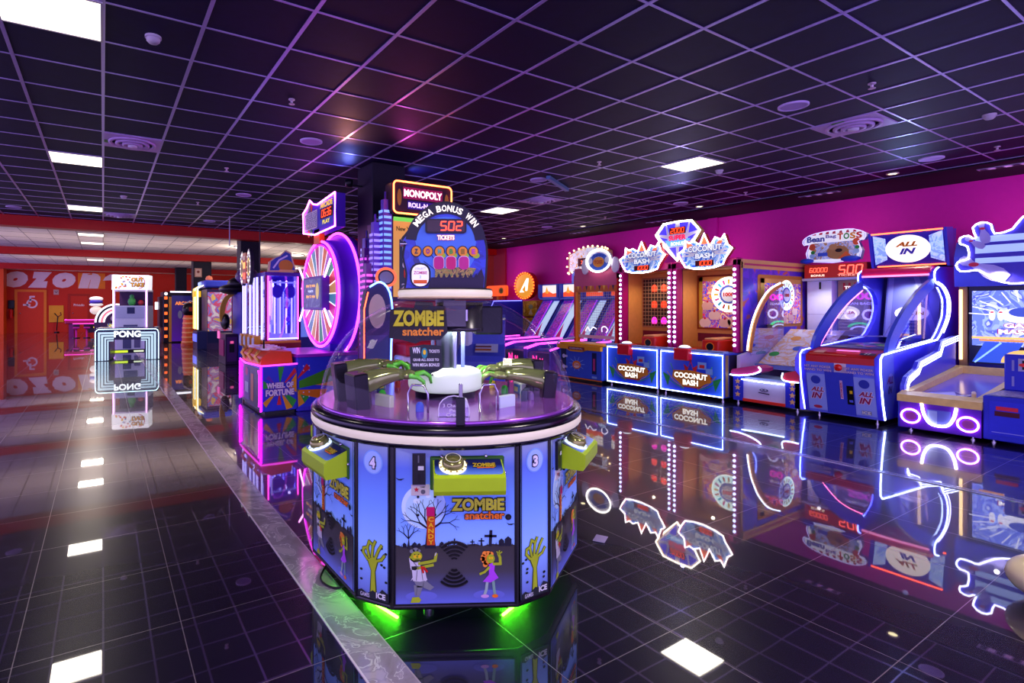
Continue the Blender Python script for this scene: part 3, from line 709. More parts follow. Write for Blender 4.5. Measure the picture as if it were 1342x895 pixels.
M(FR((1.51,0,0),'r')).neon([(.02,.72),(.32,1.2),(.52,1.58),(1.55,1.6)], .012, E('#8080ff', 1.2), .0, False).build('edge_light', t)

# ------------------------------------------------------------------ bean bag toss
t = thing('bean_bag_game', 'bean bag toss game with star panels, white low front and red score display', 'arcade game', (8.02, 4.53, 0), RZ)
w = .92
WH = C('#d8d0f0', .35)
m = M().box(.0,.14,0,.5,.05,.42,C('#2c30b8', .35)).box(.72,.9,0,.5,.05,.42,C('#2c30b8', .35)).box(.14,.72,.02,.5,.05,.38,C('#c8b8d8', .4)).box(.14,.72,.0,.04,.05,.09,C('#e03020', .4))
feet(m, [(.05,.05),(.85,.05)], .05)
m.at(FR((0,0,0),'f'))
for x, zs in ((.07,(.14,.24,.33)),(.81,(.13,.22,.31,.38))):
    for z in zs: m.star(x,z,.045, C('#e8b060', .4), .004)
m.at(FR((0,.018,0),'f')).ell(.43,.24,.06,.025, C('#50406a', .4), .003).txt('ICE', .43,.245,.035, C('#c8b8d8', .4), .006, .08, .02).stroke([(.36,.2),(.5,.19)], .015, C('#30204a', .4), .004).ell(.36,.36,.008,.008,BLK,.004,8)
m.build('low_front', t)
m = M().at(FR((w-.04,0,0),'r')).prism([(0,.05),(0,.6),(-.0,.74),(.15,.88),(.4,.8),(.5,.9),(2.4,.95),(2.4,.05)], -.04, .06, C('#8878f0', .3))
m.at(FR((0,0,0),'r')).prism([(.1,.05),(.1,.7),(.35,.74),(2.4,.78),(2.4,.05)], 0, .05, WH)
m.build('side_panel', t)
m = M().box(.05,.9,.5,1.6,.5,.56, C('#7888e0', .3)).box(.14,.74,.06,.5,.36,.4,C('#a0c0e8', .25)).at(FR((0,.5,.56),'f',lean=1.1)).rect(.1,.0,.85,1.1, SWIRL('toss_deck', ['#f0e8f8','#f0c8a0','#e8d8f0','#f8f0ff'], 3.), .01)
for i,(x,y) in enumerate(((.2,.3),(.45,.5),(.7,.35),(.3,.8),(.65,.8))): m.ell(x,y,.07,.07, C(['#30b050','#3060e0','#e03060','#f0a030','#8030d0'][i], .4), .014)
m.build('toss_deck', t)
m = M(FR((0,-.02,0),'f')).prism([(-.03,.44),(-.01,.5),(.3,.58),(.4,.55),(.4,.5),(.3,.46),(.1,.43)], -.35, 0, C('#c83878', .35)); m.build('arm_wing', t); m = M(FR((0,-.02,0),'f')).prism([(.7,.44),(.72,.52),(.85,.56),(.9,.5),(.9,.42),(.75,.42)], -.2, 0, C('#d03040', .35)); m.build('arm_wing', t)
m = M(); m.at(FR((0,-.03,0),'f')).neon(smooth([(-.03,.42),(.1,.42),(.3,.46),(.41,.52),(.38,.57)],3), .014, NW, .0, False).neon([(.14,.37),(.4,.36),(.72,.36)], .012, E('#b8d8ff', 3.), .0, False).neon(smooth([(.7,.52),(.69,.44),(.75,.41),(.9,.41)],3), .012, NW, 0, False); m.build('neon_strip', t)
ar = smooth([(.2,.77),(.24,.95),(.34,1.2),(.52,1.45),(.8,1.68),(1.15,1.8)], 3)
ar_in = [(y+.07, z-.03) for y, z in ar]
for x, mm in ((.08, NW),):
    m = M(FR((x,0,0),'r')).prism(ar+ar_in[::-1], 0, .05, C('#e09030', .35)); m.T = FR((x+.025,0,0),'r'); m.neon([(y-.012,z+.006) for y, z in ar], .013, mm, 0, False); m.build('side_arch', t)
for x in (.1,):
    m = M(FR((x,0,0),'r')).prism(ar_in+[(1.25,1.5),(1.25,.9),(1.1,.72),(.3,.7)], -.003, .003, GLASS('side_glass', '#d8d0ff', .35, .03, .02)); m.build('side_window', t)
m = M().box(.02,.38,2.2,2.4,.5,1.86, C('#e8e4f8', .5)).box(.02,.9,2.4,2.6,.5,1.86,C('#9088c8', .4)); m.at(FR((0,2.2,0),'f')).stroke([(.02,1.3),(.38,1.3)], .006, C('#a8a0c0', .4), .003).rect(.2,1.72,.23,1.84,BLK,.01); m.build('back_column', t, 'white back column')
m = M(FR((0,2.38,0),'f')).rect(.4,.7,.92,1.86, C('#c8a070', .4), .004)
for k in range(6): m.rect(.47+.075*k,1.7,.5+.075*k,1.82, C('#e03040', .4), .006)
m.txt('TRY YOUR', .69,1.74,.05, E('#fff0f8', 1.4), .01, .4, .02).txt('500', .71,1.6,.12, E('#ff30b0', 2.), .01, .34, .04).txt('BEAN BAGS', .69,1.48,.04, E('#e8d8ff', 1.2), .01, .36, .02)
for xx in (.58,.82):
    m.ring(xx,1.3,.06,.09, E('#e8e4ff', 1.8), .012).ell(xx,1.3,.05,.05, C('#d030a0', .4), .008)
m.ring(.7,1.08,.07,.1, E('#50f060', 1.6), .012, sx=1.7, a0=.2, a1=PI-.2).ring(.7,1.04,.06,.08, E('#d8e0ff', 1.6), .012, sx=1.7, a0=.2, a1=PI-.2)
for i in range(5): m.ring(.7,.75,.05+.04*i,.08+.04*i, C(['#c83890','#e0a040','#4048c8','#d05070','#7030b0'][i], .4), .006, a0=0, a1=PI)
m.build('target_wall', t)
m = M().box(-.02,.9,2.1,2.6,1.86,1.9, C('#d8d0e8', .4)).box(.0,.88,2.15,2.6,1.9,2.13, C('#b02018', .4)); m.at(Matrix.Translation((-.02,.88,.055)) @ FR((0,1.25,0),'f')).rect(.03,1.8,.9,1.85, C('#507030', .4), .004).rect(.03,1.85,.9,2.07, E('#b81c14', .35), .004)
m.seg7('60000', .24,1.98,.07, E('#ff6048', 2.2), .01, .27).seg7('500', .69,1.97,.13, E('#ff5848', 3.), .01, .34).txt('BONUS', .23,1.89,.035, E('#ffe8d0', 1.2), .01, .2, .03).txt('TICKETS', .68,1.88,.03, E('#ffb0a0', 1.2), .01, .34, .01)
m.build('score_display', t)
s = thing('toss_sign', 'curly topped bean bag toss sign with balloons above the red 500 display', 'sign', (10.15, 4.54, 2.16), RZ)
P = smooth([(.08,.02),(.1,.3),(.02,.3),(.0,.38),(.1,.46),(.3,.5),(.55,.51),(.72,.5),(.88,.42),(.86,.32),(.78,.3),(.8,.02)], 2, True)
M(FR((0,0,0),'f')).prism(P, -.1, 0, C('#c8c0f0', .4)).build('backing', s)
m = M(FR((0,0,0),'f')).poly(offs(P,.96), E('#e8e4f4', .7), .003)
for k in range(7): m.poly([(.14+.095*k,.455),(.19+.095*k,.455),(.2+.09*k,.5),(.15+.095*k,.49)], C('#e04050', .4), .005)
m.txt('Bean', .19,.39,.1, C('#4858b8', .4), .01, .26, .04).txt('Bag', .41,.41,.07, C('#8068c0', .4), .01, .15, .03)
for i, ch in enumerate('TOSS'): m.txt(ch, .54+.085*i,.4,.1, C(['#f05020','#30a040','#f0a020','#e03838'][i], .4), .01, .08, .04)
m.rect(.14,.05,.76,.32, SWIRL('fairground', ['#a8b8e8','#c8d0f0','#b08050','#88a0d8','#d8c8e0'], 7., emit=.2), .005)
m.ell(.5,.15,.16,.11, C('#b88850', .5), .008).ell(.52,.18,.05,.03, C('#281018', .5), .011).ell(.44,.24,.06,.05, C('#c89860', .5), .01).poly([(.5,.04),(.62,.16),(.72,.05)], C('#f07030', .4), .012).rect(.22,.1,.36,.16, C('#3858d0', .4), .01)
for i,(x,z) in enumerate(((.14,.26),(.76,.3))): m.ell(x,z,.05,.055, C('#f06030', .4), .014).ell(x+.01,z-.09,.03,.03, C('#30a840', .4), .014).ell(x,z-.15,.04,.04, C('#b0d8f8', .4), .014)
m.build('face', s); M(FR((0,-.01,0),'f')).neon(P, .008, E('#c8c0ff', .5), .004).build('neon_outline', s)
M().ball((.08,-.06,.03), .09, C('#2848c8', .5), 10, (1.2,.8,.5)).build('blue_bunting', s); M().ball((.7,-.06,.03), .1, C('#2848c8', .5), 10, (1.4,.8,.5)).build('blue_bunting', s)

# ------------------------------------------------------------------ poker game
t = thing('poker_game', 'blue neon edged poker game with domed wings, red deck and oval lit marquee', 'arcade game', (8.0, 3.55, 0), RZ)
w = .84
prof = [(0,.06),(-.1,.48),(-.12,.81),(0,.86),(1.7,.98),(1.85,1.07),(2.08,1.29),(2.1,1.53),(1.9,1.7),(1.64,1.77),(1.62,1.91),(1.8,1.98),(2.4,2.0),(2.75,2.0),(2.75,.06)]
pa, pb = prof[:4], prof[4:]
body = pa + smooth(prof[4:12], 3) + prof[12:]
VB = C('#4c48ec', .3)
for x in (-.0, w-.05):
    m = M(FR((x,0,0),'r')).prism(body, 0, .05, VB); m.build('side_panel', t)
m = M(FR((w,0,0),'r')).poly([(0,.08),(-.09,.48),(-.11,.8),(.0,.84),(.28,.86),(.3,.6),(.36,.4),(.3,.25),(.26,.08)], C('#6878e8', .35), .003).ell(.2,.5,.1,.12, C('#9098f0', .3), .005).txt('ALL', .17,.54,.09, C('#802088', .4), .008, .17, .04, .3).txt('IN', .17,.42,.09, C('#382898', .4), .008, .12, .04, .3)
m.build('side_art', t)
ow = [(y,z) for y, z in smooth(prof[:4],2)] + smooth(prof[4:12],4)
for x in (-.012, w+.012):
    m = M(FR((x,0,0),'r')).neon([(.01,.07)]+ow[1:-1], .014, NB if x < 0 else NW, .0, False); m.build('neon_outline', t)
m = M(FR((w+.02,0,0),'r')).neon([(y+.07,z) for y, z in smooth(prof[5:10],4)], .009, E('#c0b8ff', 2.5), 0, False); m.build('inner_neon_line', t)
# wings: blue arch bands with clear panels
band = smooth([(.12,.88),(.2,1.04),(.45,1.26),(.77,1.47),(1.15,1.66),(1.62,1.82)], 3)
bi = [(y+.1, z-.05) for y, z in smooth([(.2,.88),(.26,1.0),(.48,1.18),(.8,1.4),(1.15,1.58),(1.55,1.74)], 3)]
for x in (.0, w-.04):
    m = M(FR((x,0,0),'r')).prism(band+bi[::-1], 0, .04, C('#4458e0', .3)); m.build('wing_arch', t)
    m = M(FR((x+.02,0,0),'r')).prism(bi+[(1.85,1.7),(2.05,1.53),(2.03,1.29),(1.82,1.1),(1.65,.98),(.3,.9)], -.003, .003, GLASS('side_glass', '#d8d0ff', .35, .03, .02)); m.build('wing_window', t)
m = M(FR((.02,0,0),'r')).neon([(y+.02,z-.02) for y, z in bi], .01, E('#ff70b0', 2.5), 0, False); m.build('pink_light_strip', t)
m = M().at(FR((.05,0,0),'r')).prism([(.0,.06),(-.09,.48),(-.1,.72),(.0,.76),(.3,.8),(.3,.06)], 0, w-.1, C('#6878f4', .35)); feet(m.at(Matrix.Identity(4)), [(.12,.1),(w-.08,.06),(.1,2.5),(w-.1,2.5)], .06)
m.box(.05,w-.05,.3,2.7,.3,.8,NAVY)
m.build('lower_body', t)
m = M(FR((0,-.005,0),'f',lean=-.19)); 
m.rect(.06,.1,.27,.58, C('#98acff', .35), .008); m.rect(.58,.1,.79,.58, C('#98acff', .35), .008); m.rect(.27,.08,.58,.62, C('#3c48d0', .35), .006)
for x, z in ((.165,.33),(.685,.33)):
    m.txt('ALL', x+.01,z+.045,.06, C('#a02060', .4), .014, .15, .04, .3, out=C('#e8e0ff', .4)).txt('IN', x,z-.04,.08, C('#a02060', .4), .014, .13, .04, .3, out=C('#e8e0ff', .4)); m.ell(x,.5,.055,.055, C('#3440b8', .5), .012)
m.ell(.165,.14,.05,.02, C('#c03050', .4), .012).txt('ICE', .69,.14,.04, C('#f0f0ff', .4), .014, .09, .04, out=BLK)
m.rect(.43,.28,.46,.52, C('#d8b8e0', .4), .012).rect(.5,.22,.57,.46, BLK, .012).rect(.53,.36,.56,.4, YEL, .015).rect(.52,.25,.56,.28, C('#5868e0', .4), .015)
m.txt('POKER', .445,.4,.02, C('#c03050', .4), .015, .2, .02, turn=PI/2)
for x in (.2,.64):
    for zz, s_ in ((.68,'HIT ANY POKER'),(.635,'HAND TO WIN')): m.txt(s_, x,zz,.03, C('#e0d8f8', .4), .014, .3, .02, out=C('#8030a0', .4))
m.build('front_art', t)
m = M(FR((0,-.1,0),'f')).rect(.37,.6,.5,.72, C('#d8d0e8', .35), .012).build('button_plate', t)
M(Matrix.Translation((.43,-.15,.67)) @ Matrix.Rotation(PI/2,4,'X')).ball((0,0,0), .045, C('#e01818', .2), 14, (1,1,.7)).build('red_button', t)
m = M().at(FR((.05,0,0),'r')).prism([(-.11,.72),(-.11,.8),(.0,.85),(.25,.89),(.25,.78)], 0, w-.1, C('#c81c1c', .3)); m.at(FR((0,-.09,.815),'f',lean=1.2))
m.poly([(.12,.02),(.24,.02),(.25,.1),(.14,.1)], C('#f0b0a8', .4), .02).rect(.35,.1,.6,.14, E('#ff80e0', 1.), .02).rect(.62,.02,.78,.08, C('#202060', .4), .02).txt('77', .7,.05,.05, C('#f0f0f0', .4), .024); m.stroke([(.1,-.02),(.5,-.02)], .012, C('#f0a080', .4), .02)
m.build('control_deck', t, 'red deck')
m = M().box(.06,w-.06,.25,1.7,.86,.9, C('#38307a', .4)); m.at(FR((.0,.25,.9),'t'))
random.seed(3)
for k in range(26):
    x = .1+.6*random.random(); y = .03+1.3*random.random(); c = ['#f040c0','#c0e030','#40d060','#f0f0f8','#f0c020','#4060f0','#e02050'][k%7]
    m.at(FR((x,.25+y,.9),'t', turn=random.random()*3)).rect(-.06,-.04,.06,.04, C(c,.4), .002+.0006*k)
m.build('playing_cards', t, 'scattered bright card pictures on the play bed')
m = M().box(.05,w-.05,2.35,2.4,.9,2.0, C('#201c70', .4)).box(.05,w-.05,1.7,2.4,1.9,1.96, NAVY); m.at(FR((0,2.1,.92),'f',lean=.2)).rect(.12,.05,.74,1.0, C('#8890e0', .25), .01).rect(.14,.05,.2,1.0, C('#b0b8f8', .3), .014).stroke([(.45,1.0),(.72,.1)], .06, C('#b0b8f8', .3), .014).ell(.44,.42,.2,.11, E('#f8f0ff', 1.2), .018).txt('ALL IN', .44,.42,.05, C('#c03060', .4), .022, .28, .03).stroke([(.6,.05),(.6,.75)], .02, E('#ffd8c0', 1.2), .025)
for k in range(4): m.rect(.25,.12+.05*k,.5,.135+.05*k, C('#c8c8f8', .4), .016)
m.build('play_screen', t)
m = M(FR((.03,0,0),'r')).prism(smooth([(1.66,1.99),(1.6,1.93),(1.64,1.86)],2)+[(2.1,1.86),(2.1,1.99)], 0, w-.06, C('#e02068', .25)); m.T = Matrix.Identity(4); m.tube([(.04,1.6,1.87),(w-.04,1.6,1.87)], .015, E('#ff90c8', 1.6)); m.build('visor', t, 'glossy pink canopy visor')
M().tube([(.1,1.0,1.02),(.2,1.05,1.02),(.5,1.0,1.03),(.62,.9,1.2)], .008, C('#a8b0f0', .3)).build('guide_rail', t)
s = thing('poker_marquee', 'blue marquee with a white lit oval reading all in, red neon edges', 'sign', (10.15, 3.55, 2.04), RZ)
m = M(FR((0,0,0),'r')).prism([(0,0),(-.12,.48),(.35,.52),(.3,-.04)], 0, .84, C('#3438c8', .3)); m.prism([(-.02,-.03),(-.16,.5),(.1,.52),(.16,-.03)], .84, .87, C('#4650e0', .3)).prism([(-.02,-.03),(-.16,.5),(.1,.52),(.16,-.02)], -.03, 0, C('#4650e0', .3)); m.build('housing', s)
m = M(FR((0,-.005,0),'f',lean=-.245)).rect(.0,.02,.84,.49, C('#3034c8', .35), .003)
PB = SWIRL('light_panel', ['#80a8f8', '#a8d0ff', '#b8e0f8', '#90b8ff'], 8., emit=.7)
m.poly([(.02,.03),(.17,.1),(.17,.42),(.02,.48)], PB, .005).poly([(.82,.03),(.67,.1),(.67,.42),(.82,.48)], PB, .005)
m.ell(.42,.25,.26,.205, E('#fff8ea', 1.05), .009, 36).txt('ALL', .41,.32,.07, C('#e09020', .4), .013, .26, .05, .35).txt('IN', .42,.215,.09, C('#4858e0', .4), .013, .2, .05, .35)
m.build('face', s)
M(FR((0,-.02,0),'f',lean=-.245)).neon([(.01,.5),(.83,.5)], .016, NR, .012, False).build('red_neon', s); M(FR((0,-.02,0),'f',lean=-.245)).neon([(.05,.0),(.83,.0)], .014, NR, .012, False).build('red_neon', s)

# ------------------------------------------------------------------ bowling game
t = thing('bowling_game', 'bowling arcade game with wooden lane edge, round pink neon rings and coin cabinet', 'arcade game', (7.93, 2.53, 0), RZ)
VP = C('#6a2ccc', .3)
m = M().at(FR((0,0,0),'r')).prism([(0,.04),(0,.34),(2.0,.5),(2.0,.04)], .0, .68, VP); m.T = Matrix.Identity(4)
feet(m, [(.08,.06),(.6,.06),(.75,.1),(1.2,.1)], .05); m.at(FR((0,0,0),'r')).prism([(0,.04),(0,.42),(.02,.42),(.1,.34),(.1,.04)], -.02, .0, BLUE); m.build('lane_base', t)
WD = C('#f4cc7c', .35, var=.15)
m = M(FR((0,0,0),'r')).prism([(-.03,.34),(-.03,.42),(.12,.45),(.12,.36)], -.02, .69, WD); m.prism([(.1,.36),(.1,.45),(1.95,.64),(1.95,.5)], -.02, .07, WD); m.prism([(.1,.36),(.1,.45),(1.95,.64),(1.95,.5)], .62, .69, WD).prism([(1.85,.5),(1.85,.64),(1.95,.64),(1.95,.5)], 0, .69, WD); m.build('wooden_rim', t)
m = M(FR((0,.1,.375),'f',lean=math.atan2(1.85,.17))).rect(.07,0,.62,1.86, C('#8070d8', .15), .01).poly([(.12,.3),(.3,.55),(.38,.3),(.5,.5),(.46,.25),(.3,.2)], C('#b0a8f8', .3), .014).stroke([(.15,.35),(.3,.52),(.45,.35)], .025, C('#5848c8', .3), .018)
m.build('lane', t)
M().cyl(.55,.3,.02,.4,.47,C('#f0d0a0', .3),12).ball((.55,.3,.475),.022,C('#f0e0d0', .3),10).build('joystick', t)
m = M(FR((0,-.01,0),'f')).rect(0,.05,.68,.34, C('#5c24c0', .35), .0)
for x, z in ((.1,.18),(.58,.17)): m.ell(x,z,.05,.05, C('#7a3a88', .4), .004).ring(x,z,.075,.09, E('#ff80e8', 2.), .003)
m.prism([(.24,.12),(.44,.12),(.44,.28),(.24,.28)], .0, .004, C('#6068d8', .3)).rect(.25,.13,.33,.27, C('#98a8f0', .3), .007)
m.build('front_panel', t)
m = M(FR((0,-.02,0),'f'))
for x, z in ((.1,.18),(.58,.17)): m.neon(ellp(x,z,.083,.075,20), .011, E('#ffb0f4', 3.2), .004)
m.neon(smooth([(.2,.34),(.22,.22),(.27,.13),(.34,.11),(.42,.13),(.47,.22),(.49,.33)],3), .02, E('#fff4f0', 2.6), .006, False)
m.build('neon_ring', t)
# stepped light rail on the far side
rl = [(.12,.5),(.2,.6),(.48,.68),(.56,.76),(1.2,.86),(1.3,.98),(1.85,1.04)]
m = M(FR((-.02,0,0),'r')).prism(rl+[(1.85,.64),(.12,.42)], -.02, .02, C('#4a48c8', .3)); m.build('side_rail', t)
m = M(FR((-.0,0,0),'r'))
for k in range(3): m.neon([(y,z-.03*k) for y, z in rl], .009, E('#c8d0ff', 2.2), .026, False)
m.build('stepped_light', t)
m = M().box(0,.08,1.99,2.07,.6,1.9, C('#8a6a50', .3)).box(-.02,1.5,2.07,2.7,.3,1.95, C('#3030b0', .35)); m.build('back_cabinet', t)
M().tube([(.02,1.97,.72),(.02,1.97,1.66)], .018, E('#ffd890', 2.6)).build('amber_light', t, 'vertical amber light strip')
m = M(FR((.1,1.98,.02),'f')).rect(.0,.66,1.3,1.68, C('#10143c', .3), .0).rect(.03,.9,1.27,1.62, SWIRL('bowl_screen', ['#6880e8','#a0b8ff','#8098f0','#5868d8','#c8d8ff'], 4., emit=.8), .004)
SW = E('#f4f4ff', 1.2)
for k in range(12):
    a = PI*(k+.5)/12; m.stroke([(.5+.3*math.cos(a),1.28+.2*math.sin(a)),(.5+.5*math.cos(a),1.28+.34*math.sin(a))], .012, SW, .007)
m.ell(.5,1.3,.2,.1, SW, .009).ell(.5,1.34,.13,.06, E('#4058c8', .8), .011).txt('GAME', .5,1.17,.06, E('#ffffff', 1.2), .014, .34, .04, out=E('#b02878', .8)).txt('MASTER', .5,1.09,.06, E('#ffffff', 1.2), .014, .44, .04, out=E('#b02878', .8))
for x in (.22,.3,.7,.78): m.ell(x,1.3,.03,.07, SW, .012).ell(x,1.34,.02,.01, E('#e02040', .8), .014)
m.rect(.03,.99,1.27,1.02, E('#ffc060', 1.2), .01).rect(.1,.96,1.2,.985, E('#e09040', 1.), .01)
m.poly([(.03,.68),(.38,.68),(.5,.95),(.15,.95)], E('#3058d8', .8), .006).poly([(.97,.68),(.62,.68),(.5,.95),(.85,.95)], E('#3058d8', .8), .006).stroke([(.06,.68),(.3,.94)], .02, E('#90c0ff', 1.2), .009).stroke([(.94,.68),(.7,.94)], .02, E('#90c0ff', 1.2), .009)
m.poly([(.5+.2*math.cos(PI*k/14), .69+.17*math.sin(PI*k/14)) for k in range(15)], E('#ffc868', .95), .012)
m.build('game_screen', t)
m = M(FR((.0,0,0),'r')).prism([(1.9,1.92),(1.9,2.1),(2.0,2.3),(2.6,2.3),(2.6,1.9),(2.0,1.7),(1.92,1.7)], -.03, 1.5, C('#4a50c8', .35)); m.build('hood', t)
m = M().box(.69,1.36,0,.78,.04,.5, C('#3038d0', .3), .01).box(.7,1.35,.7,.82,.5,.9, C('#2c34c4', .3), .01); m.at(FR((0,0,0),'f')).rect(.74,.1,1.3,.45, C('#343ce0', .3), .004).stroke([(.76,.13),(1.28,.13)], .006, C('#a0a8f0', .3), .007)
for x in (.87,1.1): m.rect(x-.08,.36,x+.08,.4, C('#e03048', .35), .008).rect(x-.09,.3,x+.09,.35, C('#501028', .4), .008)
m.at(FR((0,.7,0),'f'))
for x in (.86,1.12): m.rect(x-.05,.72,x+.05,.86, C('#a8a8c8', .3), .006).rect(x-.02,.74,x+.02,.84,BLK,.009).ell(x,.79,.045,.02, C('#f03038', .4), .012)
m.rect(.96,.64,1.14,.7, C('#d8b8d0', .4), .006).rect(.76,.55,.78,.66, C('#8888c8', .3), .006).rect(.76,.72,.78,.84, C('#8888c8', .3), .006)
m.at(FR((0,0,.5),'t')).rect(.72,.05,1.33,.62, SWIRL('coin_top', ['#9088b8','#705898','#b8a8c8','#8878b0'], 9.), .004)
m.build('coin_cabinet', t); cc = t.children[-1]
M().box(1.2,1.34,.62,.7,.6,.7, C('#c0a8d0', .3), .01).build('card_reader', cc)
s = thing('bowling_sign', 'pin shaped neon edged bowling sign at the right edge of the row', 'sign', (9.7, 2.44, 2.12), RZ)
P = smooth([(.16,-.22),(.3,-.34),(.45,-.4),(.62,-.39),(1.3,-.38),(1.3,.48),(.75,.46),(.55,.42),(.46,.28),(.3,.24),(.27,.36),(.18,.4),(.1,.34),(.13,.22),(.1,.2),(.06,.24),(-.02,.22),(-.02,.14),(.05,.1),(.06,-.06),(-.02,-.08),(-.06,-.14),(-.02,-.22),(.08,-.22)], 2, True)
M(FR((0,0,0),'f')).prism(P, -.1, 0, C('#5060d8', .35)).build('backing', s)
LV = E('#8088f0', .8); 
m = M(FR((0,0,0),'f')).poly(offs(P,.97), C('#4a40c8', .35), .002)
for k, (z0, z1) in enumerate(((.14,.22),(.0,.1),(-.13,-.06))): m.rect(.12,z0,.56,z1, E('#a8c0f8', .8), .006)
def pin(cx, cz, s, a):
    pts = [(.0,.5),(.09,.46),(.11,.36),(.06,.22),(.08,.1),(.16,-.1),(.17,-.28),(.1,-.46),(-.1,-.46),(-.17,-.28),(-.16,-.1),(-.08,.1),(-.06,.22),(-.11,.36),(-.09,.46)]
    ca, sa = math.cos(a), math.sin(a)
    q = [(cx+s*(x*ca-y*sa), cz+s*(x*sa+y*ca)) for x, y in pts]
    m.poly(q, C('#b8b0f0', .35), .01); m.ell(cx-s*.2*sa, cz+s*.2*ca, s*.09, s*.05, C('#e03050', .4), .014)
pin(.2,.26,.3,.2); pin(.12,.14,.24,.9); pin(.2,-.2,.55,1.0)
m.rect(.62,-.26,1.3,.16, C('#181848', .3), .012).rect(.66,-.23,1.3,.13, E('#5058d8', .7), .014).poly([(.7,-.23),(.8,-.23),(1.3,.1),(1.3,.02)], E('#c8d0ff', .9), .016)
m.rect(.6,.17,1.3,.3, E('#e04878', 1.), .012).txt('BOWL', .78,.235,.09, E('#ffd030', 1.6), .016, .3, .04).rect(.84,.32,1.3,.44, E('#e03040', 1.), .012).txt('LIL', 1.05,.38,.08, E('#ffd030', 1.6), .016, .3, .04)
m.build('face', s); M(FR((0,-.012,0),'f')).neon(P, .014, E('#d8d8ff', 3.), .004).build('neon_outline', s)
t = thing('cream_pouf', 'smooth cream rounded pouf at the lower right edge on the dark tiles', 'pouf', (3.93, .63, 0))
M().ball((0,0,.115), .2, C('#d8c8a8', .25), 24, (1,1,.56)).build('cushion', t)
M().lathe([(.12,0),(.12,.03)], BLK, 20).build('base', t)

# ================================================================== THE ZOMBIE CLAW GAME
Z = thing('zombie_claw_game', 'big hexagonal zombie claw game with clear dome and blue graveyard panels, centre of the room', 'arcade game', (1.663, 2.582, 0), math.radians(-29))
A = .675; L = .56; l = .19
def fc(k, d=0., z=0.):
    """frame on wide face k (0 is the front), origin on its centre line at the floor"""
    a = k*PI/3
    return Matrix.Rotation(a, 4, 'Z') @ FR((0, -(A+d), z), 'f')
def fn(k, d=0., z=0.):
    a = (k+.5)*PI/3; R = (L/2)*math.sin(PI/6)+A*math.cos(PI/6)
    return Matrix.Rotation(a, 4, 'Z') @ FR((0, -(R+d), z), 'f')
ring12 = []
for k in range(6):
    a = k*PI/3
    for x in (-L/2, L/2): ring12.append((x*math.cos(a)+A*math.sin(a), x*math.sin(a)-A*math.cos(a)))
m = M(); m.prism([(x*.975,y*.975) for x,y in ring12], .105, .83, C('#08080c', .3)); m.prism([(x*.6,y*.6) for x,y in ring12], .0, .105, C('#050508', .5))
for k in range(12):
    x, y = ring12[k]; m.cyl(x*.985, y*.985, .017, .1, .83, C('#0c0c12', .25), 8)
for k in range(12):
    p, q = ring12[k], ring12[(k+1)%12]; m.tube([(p[0]*.99,p[1]*.99,.108),(q[0]*.99,q[1]*.99,.108)], .014, C('#141418', .25), 6)
for a in range(6): m.cyl(.5*math.cos(a*PI/3+.3), .5*math.sin(a*PI/3+.3), .025, 0, .03, STEEL, 10)
m.build('cabinet', Z, 'black cabinet and corner posts')
SKYZ = GRAD('night_sky', [(.0,'#5a60b0'),(.36,'#86acff'),(.6,'#6890f0'),(.85,'#5068d0'),(1,'#8690b0')], 'Z', .3, .22)
GROUND = GRAD('graveyard_ground', [(0,'#5860c0'),(.3,'#3c3a68'),(.7,'#26202c'),(1,'#262028')], 'Z', .35, .05, 'Object')
SIL = C('#1a1a2e', .5); ZG = C('#a8b828', .4); ZD = C('#3a4410', .5)
LIME = C('#a8cc20', .3); OGR = C('#f07820', .4)
def zlogo(m, x, z, s, d):
    m.txt('ZOMBiE', x, z+.022*s, .055*s, C('#d4d83c', .35), d, .235*s, .045, out=C('#20201c', .5), ow=.07)
    m.txt('snatcher', x+.03*s, z-.026*s, .034*s, OGR, d+.001, .175*s, .03, out=C('#401010', .5), ow=.06)
gm = C('#2b2530', .4)
gm2 = C('#48488c', .4)
art = M()
art.rect(-.265, .125, .265, .825, SKYZ, .006)
# ground
g = [(-.265,.125),(.265,.125)]+[(x, .383+.004*math.sin(x*90)+.003*math.sin(x*37)) for x in [.265-.53*i/30 for i in range(31)]]
art.poly(g, GRAD('graveyard_floor', [(0,'#5a64c8'),(.1,'#45467e'),(.2,'#36323e'),(.36,'#2a2526')], 'Z', .35, .25), .008)
art.ell(-.14, .555, .098, .098, C('#d0ecff', .35), .008, 32).ell(-.132, .548, .088, .088, C('#b8e0ff', .35), .009, 28)
for x, z, r in ((-.17,.58,.012),(-.12,.6,.008),(-.1,.54,.014)): art.ell(x, z, r*1.4, r, C('#dcf2ff', .35), .0095, 10)
def branch(x, z, a, ln, w, dep):
    x2, z2 = x+ln*math.cos(a), z+ln*math.sin(a)
    art.stroke([(x,z),(x2,z2)], w, SIL, .0105)
    if dep:
        for da in (-.5, .35, .1)[:2 if dep > 1 else 2]: branch(x2, z2, a+da+random.uniform(-.15,.15), ln*.72, w*.6, dep-1)
random.seed(11)
art.poly([(-.135,.37),(-.085,.37),(-.1,.47),(-.125,.47)], SIL, .0105)
for a in (2.5, 2.0, 1.2, .6): branch(-.112, .45, a, .055, .008, 3)
art.poly([(-.215,.37),(-.2,.37),(-.205,.42)], SIL, .0105)
for a in (2.3, 1.6, .9): branch(-.207, .415, a, .03, .005, 2)
